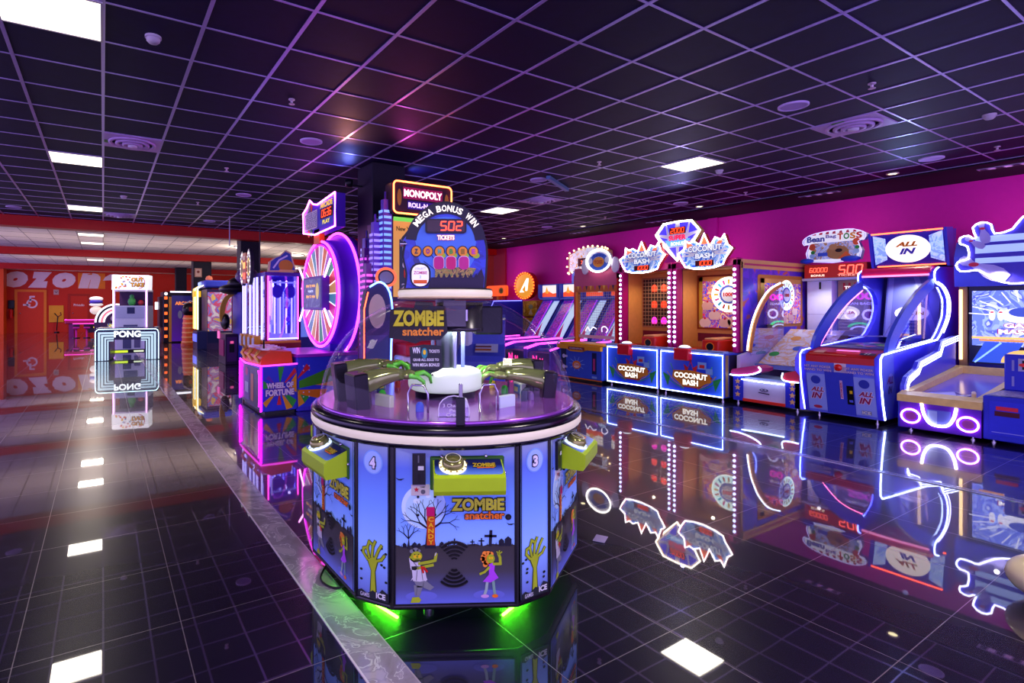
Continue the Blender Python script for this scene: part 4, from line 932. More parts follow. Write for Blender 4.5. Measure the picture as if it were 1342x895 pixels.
# ticket slot and glowing chimney of letters
art.rect(-.128, .515, -.092, .555, C('#c01060', .35), .016).rect(-.126, .385, -.09, .515, C('#c84818', .4), .012)
for k in range(5): art.txt('CANDY'[k], -.108, .5-.025*k, .02, C('#f0c020', .4), .015, .024, .03)
def cross(x, z, s, t=0.):
    art.stroke([(x,z),(x+t*s,z+s)], s*.22, SIL, .0105); art.stroke([(x-.35*s,z+.66*s),(x+.4*s,z+.64*s)], s*.18, SIL, .0105)
for x, z, s in ((.155,.38,.062),(.115,.38,.03),(.075,.38,.024),(-.005,.38,.03),(-.03,.38,.02)): cross(x, z, s, .05)
for x, s in ((.205,.03),(.235,.038),(-.225,.02),(-.18,.022),(-.16,.018),(-.06,.022)):
    art.poly([(x-.4*s,.375),(x+.4*s,.375),(x+.4*s,.375+s*.8),(x,.375+s*1.15),(x-.4*s,.375+s*.8)], SIL, .0105)
for k in range(60):
    x = -.26+.52*random.random(); art.poly([(x-.002,.378),(x+.002,.378),(x+random.uniform(-.003,.003),.39+.006*random.random())], SIL, .0106)
for x, z in ((-.245,.68),(.245,.475)): art.poly([(x-.02,z+.006),(x-.005,z-.002),(x+.02,z+.0),(x+.005,z-.008),(x-.008,z-.006)], SIL, .011)
zlogo(art, .1, .54, 1., .014)
# grey shadow pools
for x in (-.15,.15): art.ell(x,.16,.07,.022, C('#6870c8', .4), .0095)
# printed zombie in a torn shirt
P_ = lambda pts: [(-.212+u*.00072, .362-v*.00072) for u, v in pts]
def zp(pts, c, d=.012): art.poly(P_(pts), c, d)
SHW = C('#d0d0d8', .4); GRY = C('#7c8088', .4)
zp([(10,45),(45,35),(75,55),(80,100),(50,120),(20,115)], SHW, .0125)       # torn shirt shoulders
zp([(25,95),(85,95),(110,130),(120,180),(80,190),(35,185)], SHW, .0125)
zp([(40,185),(115,185),(150,215),(165,225),(140,245),(95,225),(60,225)], GRY, .012)
zp([(40,210),(95,220),(75,280),(45,275)], GRY, .012)
zp([(30,285),(70,282),(85,300),(75,318),(20,318)], ZG, .013)
art.ell(-.212+48*.00078, .355-25*.00078, .028, .025, ZD, .0125); art.ell(-.212+52*.00078, .355-22*.00078, .025, .022, ZG, .0135)
art.ell(-.212+45*.00078, .355-22*.00078, .009, .008, YEL, .0145).ell(-.212+68*.00078, .355-22*.00078, .008, .008, YEL, .0145).ell(-.212+56*.00078, .355-45*.00078, .014, .005, ZD, .0145)
art.stroke([(-.16,.305),(-.115,.312),(-.09,.318),(-.085,.345)], .013, ZG, .013); art.stroke([(-.165,.285),(-.13,.293),(-.1,.298)], .012, ZG, .0135)
art.stroke([(-.09,.34),(-.085,.352)], .004, SHW, .014); art.stroke([(-.14,.29),(-.125,.27)], .008, RED, .0145)
for (u, v, r, c, d) in ((22,40,.007,ZG,.0136),(30,2,.012,GRY,.0131),(50,-6,.013,GRY,.0131),(70,0,.009,GRY,.0131),(45,22,.003,BLK,.015),(68,22,.003,BLK,.015),(60,34,.005,C('#88981c', .4),.0148)):
    art.ell(-.212+u*.00072, .362-v*.00072, r, r*.8, c, d, 9)
for a, b in (((40,70),(70,110)),((60,120),(55,180)),((85,110),(95,180)),((60,215),(55,270)),((100,195),(95,222))): art.stroke(P_([a, b]), .0025, C('#5c5c68', .5), .0142)
zp([(80,95),(92,92),(104,132),(94,140)], RED, .0143)
zp([(20,185),(35,172),(48,188),(62,176),(78,190),(95,178),(112,188),(122,178),(118,168),(30,165)], SHW, .0128)
for u, v in ((70,20),(62,38),(66,60),(78,72),(92,20),(108,24),(60,50),(74,84)): art.ell(.075+u*.00078, .36-v*.00078, .011, .011, C('#f89038', .4), .0128, 9)
# printed zombie in a purple dress
Q_ = lambda u, v: (.075+u*.00078, .36-v*.00078)
art.poly([Q_(95,75),(Q_(130,75)),Q_(125,120),Q_(150,160),Q_(105,185),Q_(60,180),Q_(95,140)], C('#b048e0', .4), .0125)
art.ell(*Q_(88,45), .027, .03, OGR, .0125); art.ell(*Q_(105,50), .018, .02, ZG, .0135); art.ell(*Q_(100,45), .006, .006, YEL, .0145).ell(*Q_(112,45), .005, .006, YEL, .0145)
art.stroke([Q_(122,80),Q_(160,80),Q_(158,45),Q_(150,25)], .012, ZG, .013); art.stroke([Q_(95,100),Q_(70,125),Q_(45,135)], .01, ZG, .013)
for p in ((Q_(150,25),Q_(140,10)),(Q_(150,25),Q_(155,5)),(Q_(152,25),Q_(168,12))): art.stroke(list(p), .005, ZG, .0135)
art.stroke([Q_(85,185),Q_(80,225),Q_(70,255)], .012, C('#a0b8b0', .4), .012); art.stroke([Q_(120,180),Q_(125,225),Q_(130,255)], .012, C('#80a898', .4), .012)
art.ell(*Q_(72,262), .018, .008, C('#d0a0d8', .4), .013).ell(*Q_(130,262), .014, .008, OGR, .013)
# speaker fans cut in the panel
for sg, z0 in ((1,.31),(-1,.29)):
    for k in range(5):
        r0 = .01+.017*k; art.ring(-.005, z0, r0+.003, r0+.014, C('#08080a', .3), .013+.0004*k, 10, a0=sg*PI/2-.75, a1=sg*PI/2+.75)
        art.ring(-.005, z0, r0+.012, r0+.016, C('#3a3640', .3), .016, 10, a0=sg*PI/2-.7, a1=sg*PI/2+.7)
for x, z in ((-.165,.6),(-.09,.6),(-.165,.52),(-.09,.52)): art.ell(x, z, .006, .006, BLK, .015, 10)
art.ell(.235,.505,.014,.014, BLK, .015, 14).ell(.235,.505,.006,.006, DGR, .017, 8)
art.stroke([(-.266,.124),(.266,.124),(.266,.826),(-.266,.826)], .006, BLK, .012, True)
me_panel = None
numarts = {5: '4', 0: '3'}
for k in range(6):
    if me_panel is None:
        o = art.build('graveyard_panel', Z, 'graveyard picture with moon, tree and two zombies'); me_panel = o.data
        o.matrix_local = fc(0); 
    else:
        o = bpy.data.objects.new('graveyard_panel', me_panel); COL.objects.link(o); o.parent = Z; o.matrix_local = fc(k)
# the object space of the panel is its own 2D frame, so blends run along Y
for key in ('night_sky', 'graveyard_floor'):
    nt = MATS[key].node_tree
    sp = [n for n in nt.nodes if n.type == 'SEPXYZ'][0]
    rl_ = [n for n in nt.nodes if n.type == 'VALTORGB'][0]
    tc = [n for n in nt.nodes if n.type == 'TEX_COORD'][0]
    for lk in list(nt.links):
        if lk.to_node == rl_ : nt.links.remove(lk)
        elif lk.to_node == sp: nt.links.remove(lk)
    nt.links.new(tc.outputs['Object'], sp.inputs[0])
    mr = nt.nodes.new('ShaderNodeMapRange'); mr.inputs['From Min'].default_value = .12; mr.inputs['From Max'].default_value = .83
    nt.links.new(sp.outputs['Y'], mr.inputs['Value']); nt.links.new(mr.outputs['Result'], rl_.inputs['Fac'])
# narrow corner panels: numbered moon above, zombie hand below
def corner_panel(k, num):
    m = M()
    m.rect(-.082, .125, .082, .825, SKYZ, .006)
    m.ell(0, .74, .052, .055, C('#7fa8f4', .35), .008, 24).ell(0, .74, .046, .049, C('#a0c0fa', .35), .009, 24)
    if num: m.txt(num, 0, .738, .05, C('#e8e0f4', .4), .013, .03, .05, out=C('#282850', .4), ow=.08)
    # clawing hand
    m.poly([(-.02,.13),(.022,.13),(.014,.25),(.03,.3),(.0,.32),(-.035,.3),(-.012,.25)], ZD, .008)
    m.poly([(-.014,.13),(.016,.13),(.01,.25),(.024,.3),(.0,.315),(-.028,.298),(-.008,.25)], ZG, .009)
    for pts in ([(-.03,.3),(-.052,.325),(-.05,.345),(-.035,.35)], [(-.02,.31),(-.03,.35),(-.02,.38),(-.008,.372)], [(-.005,.315),(.0,.36),(.012,.385)], [(.012,.31),(.03,.35),(.045,.372)], [(.02,.3),(.045,.31),(.06,.33)]):
        m.stroke(pts, .017, ZD, .0085); m.stroke(pts, .011, ZG, .0095); m.ell(pts[-1][0], pts[-1][1], .006, .006, ZG, .01, 8)
    random.seed(k+20)
    for i in range(9):
        x = random.choice((-1,1))*random.uniform(.045,.075); z = random.uniform(.18,.37); m.ell(x, z, .008, .006, C('#1a2414', .5), .009, 7)
    m.poly([(-.082,.125),(.082,.125),(.082,.165),(.05,.18),(.03,.155),(.0,.165),(-.03,.145),(-.06,.16),(-.082,.15)], C('#20242c', .5), .011)
    m.txt('GAMES', -.04, .14, .018, C('#c8c8d8', .4), .014, .05, .02).txt('ICE', .045, .15, .026, C('#e0e0e8', .4), .014, .05, .04)
    m.stroke([(-.083,.124),(.083,.124),(.083,.826),(-.083,.826)], .005, BLK, .012, True)
    o = m.build('corner_panel', Z); o.matrix_local = fn(k)
    if num: o['label'] = 'corner panel with moon numbered ' + num
for k in range(6): corner_panel(k, {5: '4', 0: '3'}.get(k))
# control boxes
def control(k):
    m = M(); x0, x1, z0, z1 = -.10, .205, .64, .765
    m.at(FR((x0,0,0),'r')); dep = .125
    # side profile in (y outward negative)
    prof_ = [(0,z0),(-dep+.01,z0),(-dep,z0+.02),(-dep,z0+.075),(-dep+.012,z0+.085),(0,z1)]
    m.prism(prof_, 0, x1-x0, LIME)
    m.at(Matrix.Identity(4)).box(x0-.012, x1+.012, -.012, 0, z0-.012, z1+.012, C('#2c5a18', .3), .005)
    for x in (x0+.04, x1-.07): m.ball((x, -.012, z1+.012), .008, STEEL, 8).ball((x, -.012, z0-.014), .008, BLK, 8)
    m.ball((x1+.014,-.012,(z0+z1)/2), .008, STEEL, 8)
    o = m.build('control_box', Z, 'lime green control box'); o.matrix_local = Matrix.Rotation(k*PI/3, 4, 'Z') @ Matrix.Translation((0,-A-.004,0))
    ln = math.hypot(dep-.012, z1-z0-.085); an = math.atan2(dep-.012, z1-z0-.085)
    m = M(FR((0,-dep+.012,z0+.085),'f',lean=an))
    m.prism(rrect(x0+.006,.004,x1-.006,ln-.004,.02), .0, .003, GRAD('control_plate', [(0,'#6a98f0'),(.45,'#2848a8'),(.6,'#101a50'),(1,'#0c1444')], 'Z', .3))
    zlo = lambda: None
    m.txt('ZOMBiE', x0+.22, ln*.52, .028, C('#c0a428', .35), .006, .1, .04, out=C('#301010', .5)); m.stroke([(x0+.19,ln*.36),(x0+.26,ln*.36)], .006, OGR, .006)
    m.build('control_plate', o)
    m = M(FR((0,-dep+.012,z0+.085),'f',lean=an) @ Matrix.Translation((x0+.085, ln*.5, 0)))
    m.lathe([(.06,.003),(.06,.01),(.05,.014),(.048,.01)], E('#fff0c0' if k == 0 else '#c8d8ff', 1.5), 24)
    for i in range(14):
        a = 2*PI*i/14; m.poly([(.064*math.cos(a-.1),.064*math.sin(a-.1)),(.05*math.cos(a),.05*math.sin(a)),(.064*math.cos(a+.1),.064*math.sin(a+.1))], C('#806820', .4), .0175)
    m.lathe([(.048,.008),(.048,.03),(.04,.042),(.0,.048)], C('#909050', .15, .6), 24).ring(0,0,.03,.034, C('#e8e8d0', .3), .0465)
    m.build('push_button', o, 'round button with lit ring')
for k in (0, 1, 2, 3, 4, 5): control(k)
def coin(k):
    m = M(FR((0,0,0),'f')); m.prism([(-.19,.655),(-.132,.655),(-.132,.79),(-.19,.79)], .0, .014, C('#16161c', .35)).rect(-.165,.72,-.14,.738, C('#d0d0d8', .3), .018).rect(-.165,.663,-.155,.7, BLK, .018).rect(-.166,.752,-.16,.785, C('#60606c', .3), .017)
    m.prism([(-.195,.605),(-.115,.605),(-.115,.652),(-.195,.652)], 0, .006, C('#c8c0c0', .4)).star(-.172,.632,.012, C('#c02030', .4), .009).ell(-.143,.622,.01,.01, C('#60606c', .3), .009).txt('CARD', -.145,.643,.006, DGR, .009)
    o = m.build('coin_slot', Z); o.matrix_local = Matrix.Rotation(k*PI/3, 4, 'Z') @ Matrix.Translation((0,-A-.006,0))
for k in (0, 1, 5): coin(k)
# deck ring
RB = C('#14121c', .18, .2)
m = M().lathe([(.60,.80),(.735,.815),(.742,.83),(.742,.835),(.738,.836),(.738,.872),(.745,.876),(.745,.9),(.735,.912),(.70,.918),(.62,.905),(.62,.89)], RB, 64); m.build('rim', Z)
M().lathe([(.743,.836),(.7455,.84),(.7455,.87),(.743,.874)], E('#fff2dc', .3), 64).build('light_band', Z, 'cream lit band round the rim')
m = M().lathe([(.70,.919),(.64,.925),(.52,.9),(.52,.89)], C('#30303c', .2, .5), 48).lathe([(.52,.895),(.3,.9),(.2,.9),(0,.9)], C('#a89cc0', .22, .35), 48)
for r in (.26,.34,.42,.49): m.lathe([(r,.901),(r+.004,.904),(r+.008,.901)], C('#d0c0e0', .15, .5), 40)
m.build('turntable', Z, 'shiny purple silver turntable')
# dome
prof_ = [(.70*math.cos(t), .915+.60*math.sin(t)) for t in [math.acos(.265/.7)*i/14 for i in range(15)]]
GD = GLASS('dome_glass', '#fdfdff', .24, .01, -.012)
M().lathe(prof_, GD, 64).build('dome', Z, 'clear plastic dome')
m = M()
for a in (-PI/2+.03,): 
    m.tube([(r*1.004*math.cos(a), r*1.004*math.sin(a), z) for r, z in prof_[:4]], .006, C('#38343e', .2), 5)
m.lathe([(.70,.915),(.706,.918),(.706,.93),(.70,.932)], C('#b060d8', .15, .6), 64)
m.build('dome_seam', Z)
m = M().at(Matrix.Rotation(-PI/2+.03,4,'Z')).box(.695,.712,-.02,.02,.915,1.04, C('#1c1a22', .3), .004).box(.70,.72,-.008,.008,1.04,1.1, C('#8a8890', .2,.6), .002); m.build('dome_latch', Z)
# crown disc
m = M().lathe([(.255,1.478),(.27,1.482),(.27,1.488),(.262,1.49)], C('#d0b890', .3), 48).lathe([(.262,1.49),(.268,1.5),(.268,1.52),(.262,1.528)], E('#fff2dc', .4), 48).lathe([(.268,1.53),(.262,1.536),(0,1.536)], C('#2a2830', .3), 48); m.build('crown_disc', Z, 'cream lit disc under the header')
# inner column, drum, motor
m = M().lathe([(.17,.93),(.17,.965),(.19,.97)], BLK, 32).lathe([(.18,.968),(.205,.98),(.21,1.0),(.21,1.05),(.2,1.075),(.17,1.09),(.0,1.095)], E('#f0fff0', .35), 40); m.build('drum', Z, 'white glowing drum')
m = M().cyl(.0,.0,.055,1.09,1.48, C('#3a4048', .2, .3), 20).box(.09,.11,-.02,.0,1.09,1.3,C('#7888d0', .3)).box(-.08,-.06,.0,.02,1.09,1.4,C('#c0d0e8', .3)).cyl(.05,-.06,.012,1.09,1.3,C('#9098a8', .15,.7),10)
m.cyl(0,0,.12,.9,.97,DGR,20); m.build('column', Z)
m = M().lathe([(.0,1.3),(.13,1.3),(.135,1.31),(.135,1.32),(.13,1.325),(.13,1.46),(.0,1.46)], C('#38343e', .25, .3), 32, c=(.08,-.03)).box(.16,.32,-.06,.1,1.28,1.44, C('#1c1c28', .35), .01).cyl(.1,-.16,.015,1.36,1.42,STEEL,10).box(-.02,.1,-.18,-.15,1.33,1.47,C('#4a4650', .25,.3)); m.build('motor_housing', Z)
SG = fc(0) @ Matrix.Translation((0,0,-.0))
m = M(FR((-.14,-.2,0),'f', turn=0) @ Matrix.Rotation(.0,4,'Y'))
sgp = [(-.17,1.27),(-.165,1.42),(-.12,1.435),(-.04,1.43),(-.03,1.465),(.06,1.46),(.065,1.44),(.13,1.44),(.14,1.3),(.1,1.26),(.0,1.255),(-.03,1.24),(-.1,1.26)]
m.prism(sgp, -.012, 0, C('#1c1a20', .35)).txt('ZOMBiE', -.015,1.375,.085, C('#d8d020', .35), .004, .27, .05, out=C('#2a2408', .5)); m.txt('snatcher', .01,1.305,.045, C('#f09020', .35), .004, .22, .03)
m.build('inner_sign', Z, 'dark inner sign with yellow zombie lettering')
m = M(FR((-.115,-.2,0),'f') @ Matrix.Diagonal((.8,1,1,1)))
m.prism([(-.1,1.1),(-.11,1.22),(-.02,1.235),(.1,1.23),(.11,1.11),(.06,1.085),(.0,1.1),(-.05,1.085)], -.008, 0, C('#20262c', .35)).prism([(-.05,1.07),(.05,1.07),(.05,1.1),(-.05,1.1)],-.008,0,C('#28363a', .4))
m.txt('WIN', -.065,1.205,.032, C('#e8e8f0', .4), .004, .05, .03).ell(-.01,1.19,.02,.028, C('#2a8898', .4), .004).ell(-.01,1.195,.01,.014, YEL, .006).txt('TICKETS', .055,1.2,.016, C('#e8e8f0', .4), .004, .07, .02).txt('GRAB ALL EGGS TO', .0,1.155,.014, C('#e8e8f0', .4), .004, .17, .02).txt('WIN MEGA BONUS!', .0,1.128,.018, C('#e8e8f0', .4), .004, .18, .02)
m.build('inner_notice', Z)
m = M(FR((-.0,-.6,0),'f')); PL = C('#d8d0e8', .3)
m.stroke([(-.07,.93),(-.07,.97)]+[(.07*math.cos(PI-PI*i/8),.97+.06*math.sin(PI*i/8)) for i in range(9)]+[(.07,.93)], .005, PL, .004); m.txt('3 Chances', 0,.985,.016, PL, .004, .1, .02).txt('Per', 0,.963,.013, PL, .004, .04, .02).txt('Credit', 0,.943,.018, PL, .004, .07, .02); m.prism([(-.075,.92),(.075,.92),(.075,.932),(-.075,.932)],-.01,.01,BLK)
m.prism([(-.07,.932),(.07,.932),(.07,.97),(.05,1.01),(.0,1.03),(-.05,1.01),(-.07,.97)], -.002, .001, GLASS('sign_glass', '#f0eeff', .3, .03, .03))
m.build('chances_plaque', Z, 'clear arched plaque with white lettering')
# green zombie claw hands, each with palm, four fingers and a thumb
HG = C('#8a9458', .1, .45); HG2 = C('#68d840', .2)
def hand(ang, rad, zz, tilt=0., sc=1., tw=0.):
    T = Matrix.Rotation(ang,4,'Z') @ Matrix.Translation((rad,0,zz)) @ Matrix.Rotation(tilt,4,'Y') @ Matrix.Rotation(tw,4,'Z') @ Matrix.Scale(sc,4)
    m = M(T); B = [(-.0,0,0),(-.06,0,.008),(-.14,0,.01),(-.2,0,.004)]
    m.tube([(0,0,0),(-.03,0,.004),(-.1,0,.012),(-.17,0,.012),(-.205,0,.006)], [.052,.05,.042,.03,.026], HG, 12)
    m.ball((-.235,0,.002), .04, HG, 12, (1.1,1,.55))
    for i, y in enumerate((-.03,-.011,.009,.028)):
        ln = (.05,.062,.066,.056)[i]
        m.tube([(-.255,y,.0),(-.28-ln*.3,y*1.25,.006),(-.285-ln*.75,y*1.3,-.016),(-.285-ln*.85,y*1.3,-.05)], [.012,.011,.0095,.006], HG2 if i % 2 else HG, 8)
    m.tube([(-.225,.035,.0),(-.25,.062,-.006),(-.275,.068,-.03),(-.28,.062,-.055)], [.012,.011,.009,.006], HG2, 8)
    o = m.build('zombie_hand', Z, 'glossy green clawing arm and hand')
    m = M(T).box(-.02,.045,-.055,.055,-.14,.05, C('#17151f', .3), .006); m.build('arm_block', o)
a0_ = math.radians(29)
for ang, rad, zz, ti, sc, tw in ((PI+a0_+.16, .575, 1.05, .1, 1.18, -.15), (PI+a0_-.3, .58, 1.08, .12, 1.1, .1), (a0_-.05-.12, .565, 1.06, .05, 1.15, .1), (a0_-.6, .57, 1.02, .1, 1.1, 0), (a0_+1.1, .52, 1.07, .1, .9, 0), (a0_+2.2, .52, 1.07, .1, .9, 0)):
    hand(ang, rad, zz, ti, sc, tw)
# scattered eggs, prizes and small fittings on the deck
random.seed(5)
PC = ['#30c030','#c0a020','#3050d0','#e0e0f0','#c03030','#604080']
for k in range(12):
    a = 2*PI*k/12+.2; r = .36+.06*(k%3)
    m = M().lathe([(.025,.905),(.028,.915),(.02,.935),(.02,.96),(.012,.975),(.0,.978)], C(PC[k%6], .25), 12, c=(r*math.cos(a), r*math.sin(a))); m.build('prize_peg', Z)
m = M()
for k in range(18):
    a = 2*PI*k/18; m.at(Matrix.Rotation(a,4,'Z')).box(.55,.62,-.05,.05,.915,.93, [C('#1a1820', .3), C('#403850', .2, .5), C('#d0c8d8', .3)][k%3], .003)
m.build('deck_tray', Z)
for a, c in ((-.9,'#c8d8e8'),(-.35,'#303850'),(.2,'#d0d8c8'),(2.6,'#b0b8d0'),(3.2,'#383048'),(3.9,'#c0c8b0')):
    m = M().at(Matrix.Rotation(a,4,'Z')).box(.44,.47,-.06,.06,.92,.99,C(c, .25),.004).box(.435,.441,-.04,.04,.93,.98,C('#2a6aa0', .3)).box(.43,.436,-.02,.02,.94,.965,C('#e0d860', .3)); m.build('prize_plate', Z)
for a in (-1.9, -1.2, .5, 2.9, 3.6):
    M().at(Matrix.Rotation(a,4,'Z')).tube([(.5,-.05,.92),(.5,-.05,1.02),(.5,-.03,1.06),(.5,.03,1.06),(.5,.05,1.02),(.5,.05,.92)], .006, STEEL, 6).build('wire_arch', Z)
# header
m = M(FR((0,0,0),'f'))
hp = smooth([(-.235,1.54),(-.225,1.62),(-.245,1.72),(-.232,1.8),(-.25,1.815),(-.215,1.86),(-.15,1.96),(-.05,2.02),(.05,2.02),(.14,1.97),(.2,1.88),(.235,1.78),(.235,1.65),(.225,1.54)], 3)
m.prism(hp, -.05, .05, C('#101018', .3)); m.build('header', Z, 'arched blue bonus header'); hd = Z.children[-1]
m = M(FR((0,-.05,0),'f')); hi = [(x*.95, 1.54+(z-1.54)*.975) for x, z in hp]
m.poly(hi, SWIRL('header_sky', ['#0c1a90', '#1426b0', '#1c38c8', '#1830b8', '#101c78'], 3., emit=.12), .002)
m.poly([(.17*math.cos(t), 1.8+.14*math.sin(t)) for t in [PI*i/14 for i in range(15)]]+[(-.15,1.7),(-.1,1.6),(.1,1.6),(.16,1.7)], C('#4878e0', .35), .004)
m.ring(0,1.79,.165,.225, C('#181430', .35), .006, 30, a0=.1, a1=PI-.1)
s_ = 'MEGA BONUS WIN'
adv = [{'M':1.25,'W':1.3,'I':.55,' ':.7}.get(ch, 1.) for ch in s_]; tot = sum(adv); acc = 0
for i, ch in enumerate(s_):
    acc += adv[i]
    if ch == ' ': continue
    t = PI*.83 - PI*.66*(acc-adv[i]/2)/tot; R = .2
    m.txt(ch, R*math.cos(t), 1.785+R*math.sin(t), .036, E('#fff4e8', 1.1), .011, .011 if ch == 'I' else .027*min(adv[i],1.2), .03, turn=t-PI/2)
for k in range(6): 
    t = PI*.2+PI*.6*k/5; m.stroke([(0,1.6),(.15*math.cos(t),1.6+.15*math.sin(t))], .004, C('#1c2c80', .4), .006)
x6 = [-.165,-.1,-.035,.03,.095,.155]
for i, (x, ch) in enumerate(zip(x6, 'ZOMBIE')):
    m.ell(x,1.745,.03,.032, BLK, .008).ell(x,1.745,.025,.027, C('#f09828', .35), .01).txt(ch, x,1.745,.028, C(['#2a3a50','#802090','#50b0a0','#30a040','#a07020','#c040b0'][i], .4), .014, .02, .05)
    if i > 1: m.ell(x+.015,1.722,.02,.016, C('#a0c030', .4), .009)
for i, x in enumerate((-.04,.028,.1)): m.prism(rrect(x-.03,1.64,x+.032,1.72,.024), .0, .01, C('#e8c8e8', .35)); m.rect(x-.026,1.644,x+.028,1.716, C(['#c02080','#c81c70','#c02888'][i], .35), .013, .02)
m.poly([(-.06,1.6),(.14,1.6),(.17,1.65),(.1,1.66),(.0,1.65),(-.06,1.66)], SWIRL('creature', ['#a08020','#608030','#c09040','#403820'], 30.), .012)
for k in range(8): m.poly([(-.05+.03*k,1.6),(-.03+.03*k,1.6),(-.04+.03*k,1.625)], C('#1c1838', .4), .014)
m.poly([(-.1,1.54),(.21,1.54),(.215,1.6),(.2,1.65),(.17,1.6),(-.08,1.6)], C('#241c40', .4), .01)
m.poly(rrect(-.2,1.545,-.085,1.68,.05), BLK, .013); m.prism(rrect(-.19,1.55,-.095,1.67,.042), 0, .016, E('#e8e4f4', .8)); m.txt('COLLECT', -.142,1.648,.012, C('#8a88a8', .4), .019, .06, .01).txt('ZOMBIE', -.142,1.625,.018, C('#c83088', .4), .019, .075, .03).rect(-.18,1.565,-.105,1.585, C('#f06820', .4), .019).txt('2', -.142,1.602,.014, C('#60a0c8', .4), .019)
m.build('header_art', hd)
m = M(FR((-.0,-.052,0),'f')).prism(rrect(-.115,1.845,.115,1.925,.018), 0, .016, C('#201828', .3)).rect(-.105,1.853,.105,1.917, C('#280408', .2), .018, .01); m.seg7('502', .03,1.885,.048, E('#ff3a20', 4.5), .022, .13, .08)
m.txt('TICKETS', .0,1.822,.026, E('#fff0e8', 1.2), .012, .095, .03, out=E('#e05030', 1.))
m.build('ticket_display', hd, 'red digital display reading 502')
M().at(Matrix.Translation((-.235,-.02,1.78))).box(-.02,.02,-.05,.05,0,.01,STEEL,.003).build('header_clip', hd)
# green underlight tubes
UG = E('#50ff20', 260.)
for a in (.8, 5.2):
    m = M().at(Matrix.Rotation(a*PI/3,4,'Z')).tube([(-.12,-.46,.097),(.12,-.46,.097)], .007, UG, 6); m.build('green_underlight', Z)
t = thing('power_cable', 'thin black power cable on the floor under the left side of the zombie game', 'cable', (1.0, 2.7, 0))
M().tube(smooth([(.12,-.1,.09),(.05,-.14,.03),(.0,-.1,.008),(-.03,.0,.008),(.02,.1,.01),(.14,.2,.06)],4), .006, BLK, 6).build('cord', t)
t = thing('paper_card', 'small pale card lying on the tiles right of the zombie game', 'card', (2.62, 2.3, 0.004), .5)
M().box(-.05,.05,-.035,.035,0,.003,C('#a898c8', .5)).build('card', t)

# ================================================================== LEFT SIDE: WHEEL GAME AND THE ROW BEHIND IT
t = thing('wheel_game', 'tall fortune wheel game with magenta neon wheel, screen at the hub and ray painted console', 'arcade game', (1.78, 8.5, 0), RZ)
w = 1.3
WP = C('#4a28d0', .3)
m = M().box(0,w,0,.47,.04,.64,WP,.02).box(.05,w-.05,.05,.45,0,.04,BLK); m.build('console', t)
m = M(FR((w+.002,0,0),'r')); RC = ['#30a838','#e02838','#f0a020','#30a838','#f0a020','#e02838','#f0a020','#30a838','#7020c0']
m.rect(.01,.05,.46,.63, C('#3038d8', .35), .0005)
def rays(m, cx, cz, x0, x1, z0, z1, d):
    for i, (a, r0, r1, wd) in enumerate(((1.5,.08,.3,.14),(.75,.1,.32,.12),(.1,.12,.6,.2),(-.75,.1,.3,.2),(-1.1,.08,.3,.16),(-1.6,.08,.2,.16),(-2.4,.08,.28,.14),(2.9,.1,.25,.2),(2.4,.1,.22,.12))):
        m.poly([(min(max(cx+r*math.cos(a+s),x0),x1), min(max(cz+r*math.sin(a+s)*1.1,z0),z1)) for r, s in ((r0,-wd*.6),(r1,-wd),(r1,wd),(r0,wd*.6))], C(RC[i], .4), d+.0004*i)
rays(m, .23, .34, .01, .46, .05, .63, .003)
m.txt('WHEEL OF', .235,.385,.075, C('#f0e0ff', .35), .012, .36, .05, out=C('#8028a0', .4)).txt('FORTUNE', .235,.29,.085, C('#f0e0ff', .35), .013, .38, .05, out=C('#8028a0', .4))
m.build('side_art', t, 'blue side art with bright rays and lettering')
m = M(FR((0,-.003,0),'f')).rect(.08,.06,w-.08,.6, C('#241050', .3), .0).rect(.3,.1,.6,.55, C('#503890', .35), .003).rect(.7,.12,.85,.5, C('#c06828', .35), .003).ell(.45,.5,.08,.06, C('#d02870', .4), .005).rect(.35,.2,.55,.35, C('#a0b8c0', .3), .005); m.build('front_art', t)
mg = E('#f014ff', 2.6)
m = M(FR((0,-.012,0),'f')).neon([(.03,.06),(.03,.62)], .02, mg, 0, False).neon([(w-.01,.05),(w-.01,.63)], .02, mg, 0, False).neon([(.12,.1),(.1,.2),(.1,.5),(.14,.58)], .012, mg, 0, False).neon([(w-.12,.1),(w-.1,.2),(w-.1,.5),(w-.14,.58)], .012, mg, 0, False)
m.T = Matrix.Identity(4); m.tube([(.03,-.01,.65),(.5,-.04,.63),(w,-.01,.65),(w+.01,.2,.655),(w+.01,.47,.66)], .013, E('#ff48f0', 2.)); m.build('magenta_neon', t)
m = M(FR((.12,0,0),'r')).prism([(.0,.64),(.03,.76),(.15,.84),(.42,.82),(.44,.64)], 0, 1.08, C('#e84818', .35)); m.T = Matrix.Identity(4)
random.seed(9)
for k in range(40):
    x, y = .2+.95*random.random(), .1+.3*random.random(); m.at(MAT3((x,y,.845-.0*y), random.random()*3)).box(-.05,.05,-.03,.03,-.01,.008+.01*random.random(), C(['#e8d8f0','#f8f0ff','#c0a0d8','#e0b090'][k%4], .4))
m.T = Matrix.Identity(4)
for x in (.3,.7,1.1): m.tube([(x,.02,.68),(x-.02,-.04,.76),(x,.02,.84)], .025, C('#d8a050', .3, .4), 8)
m.tube([(1.0,.1,.84),(1.0,.1,.98)], .012, BLK)
m.build('play_deck', t, 'orange play deck scattered with pale cards')
m = M().box(.12,w-.02,.47,1.6,.0,.74,C('#3a30d0', .35),.01).box(.1,w,.47,1.62,.74,.78,C('#a828d8', .3)); m.at(FR((w-.018,0,0),'r')).rect(.48,.06,1.58,.73, C('#3040e0', .35), .0)
rays(m, .4, .38, .48, 1.58, .06, .73, .003)
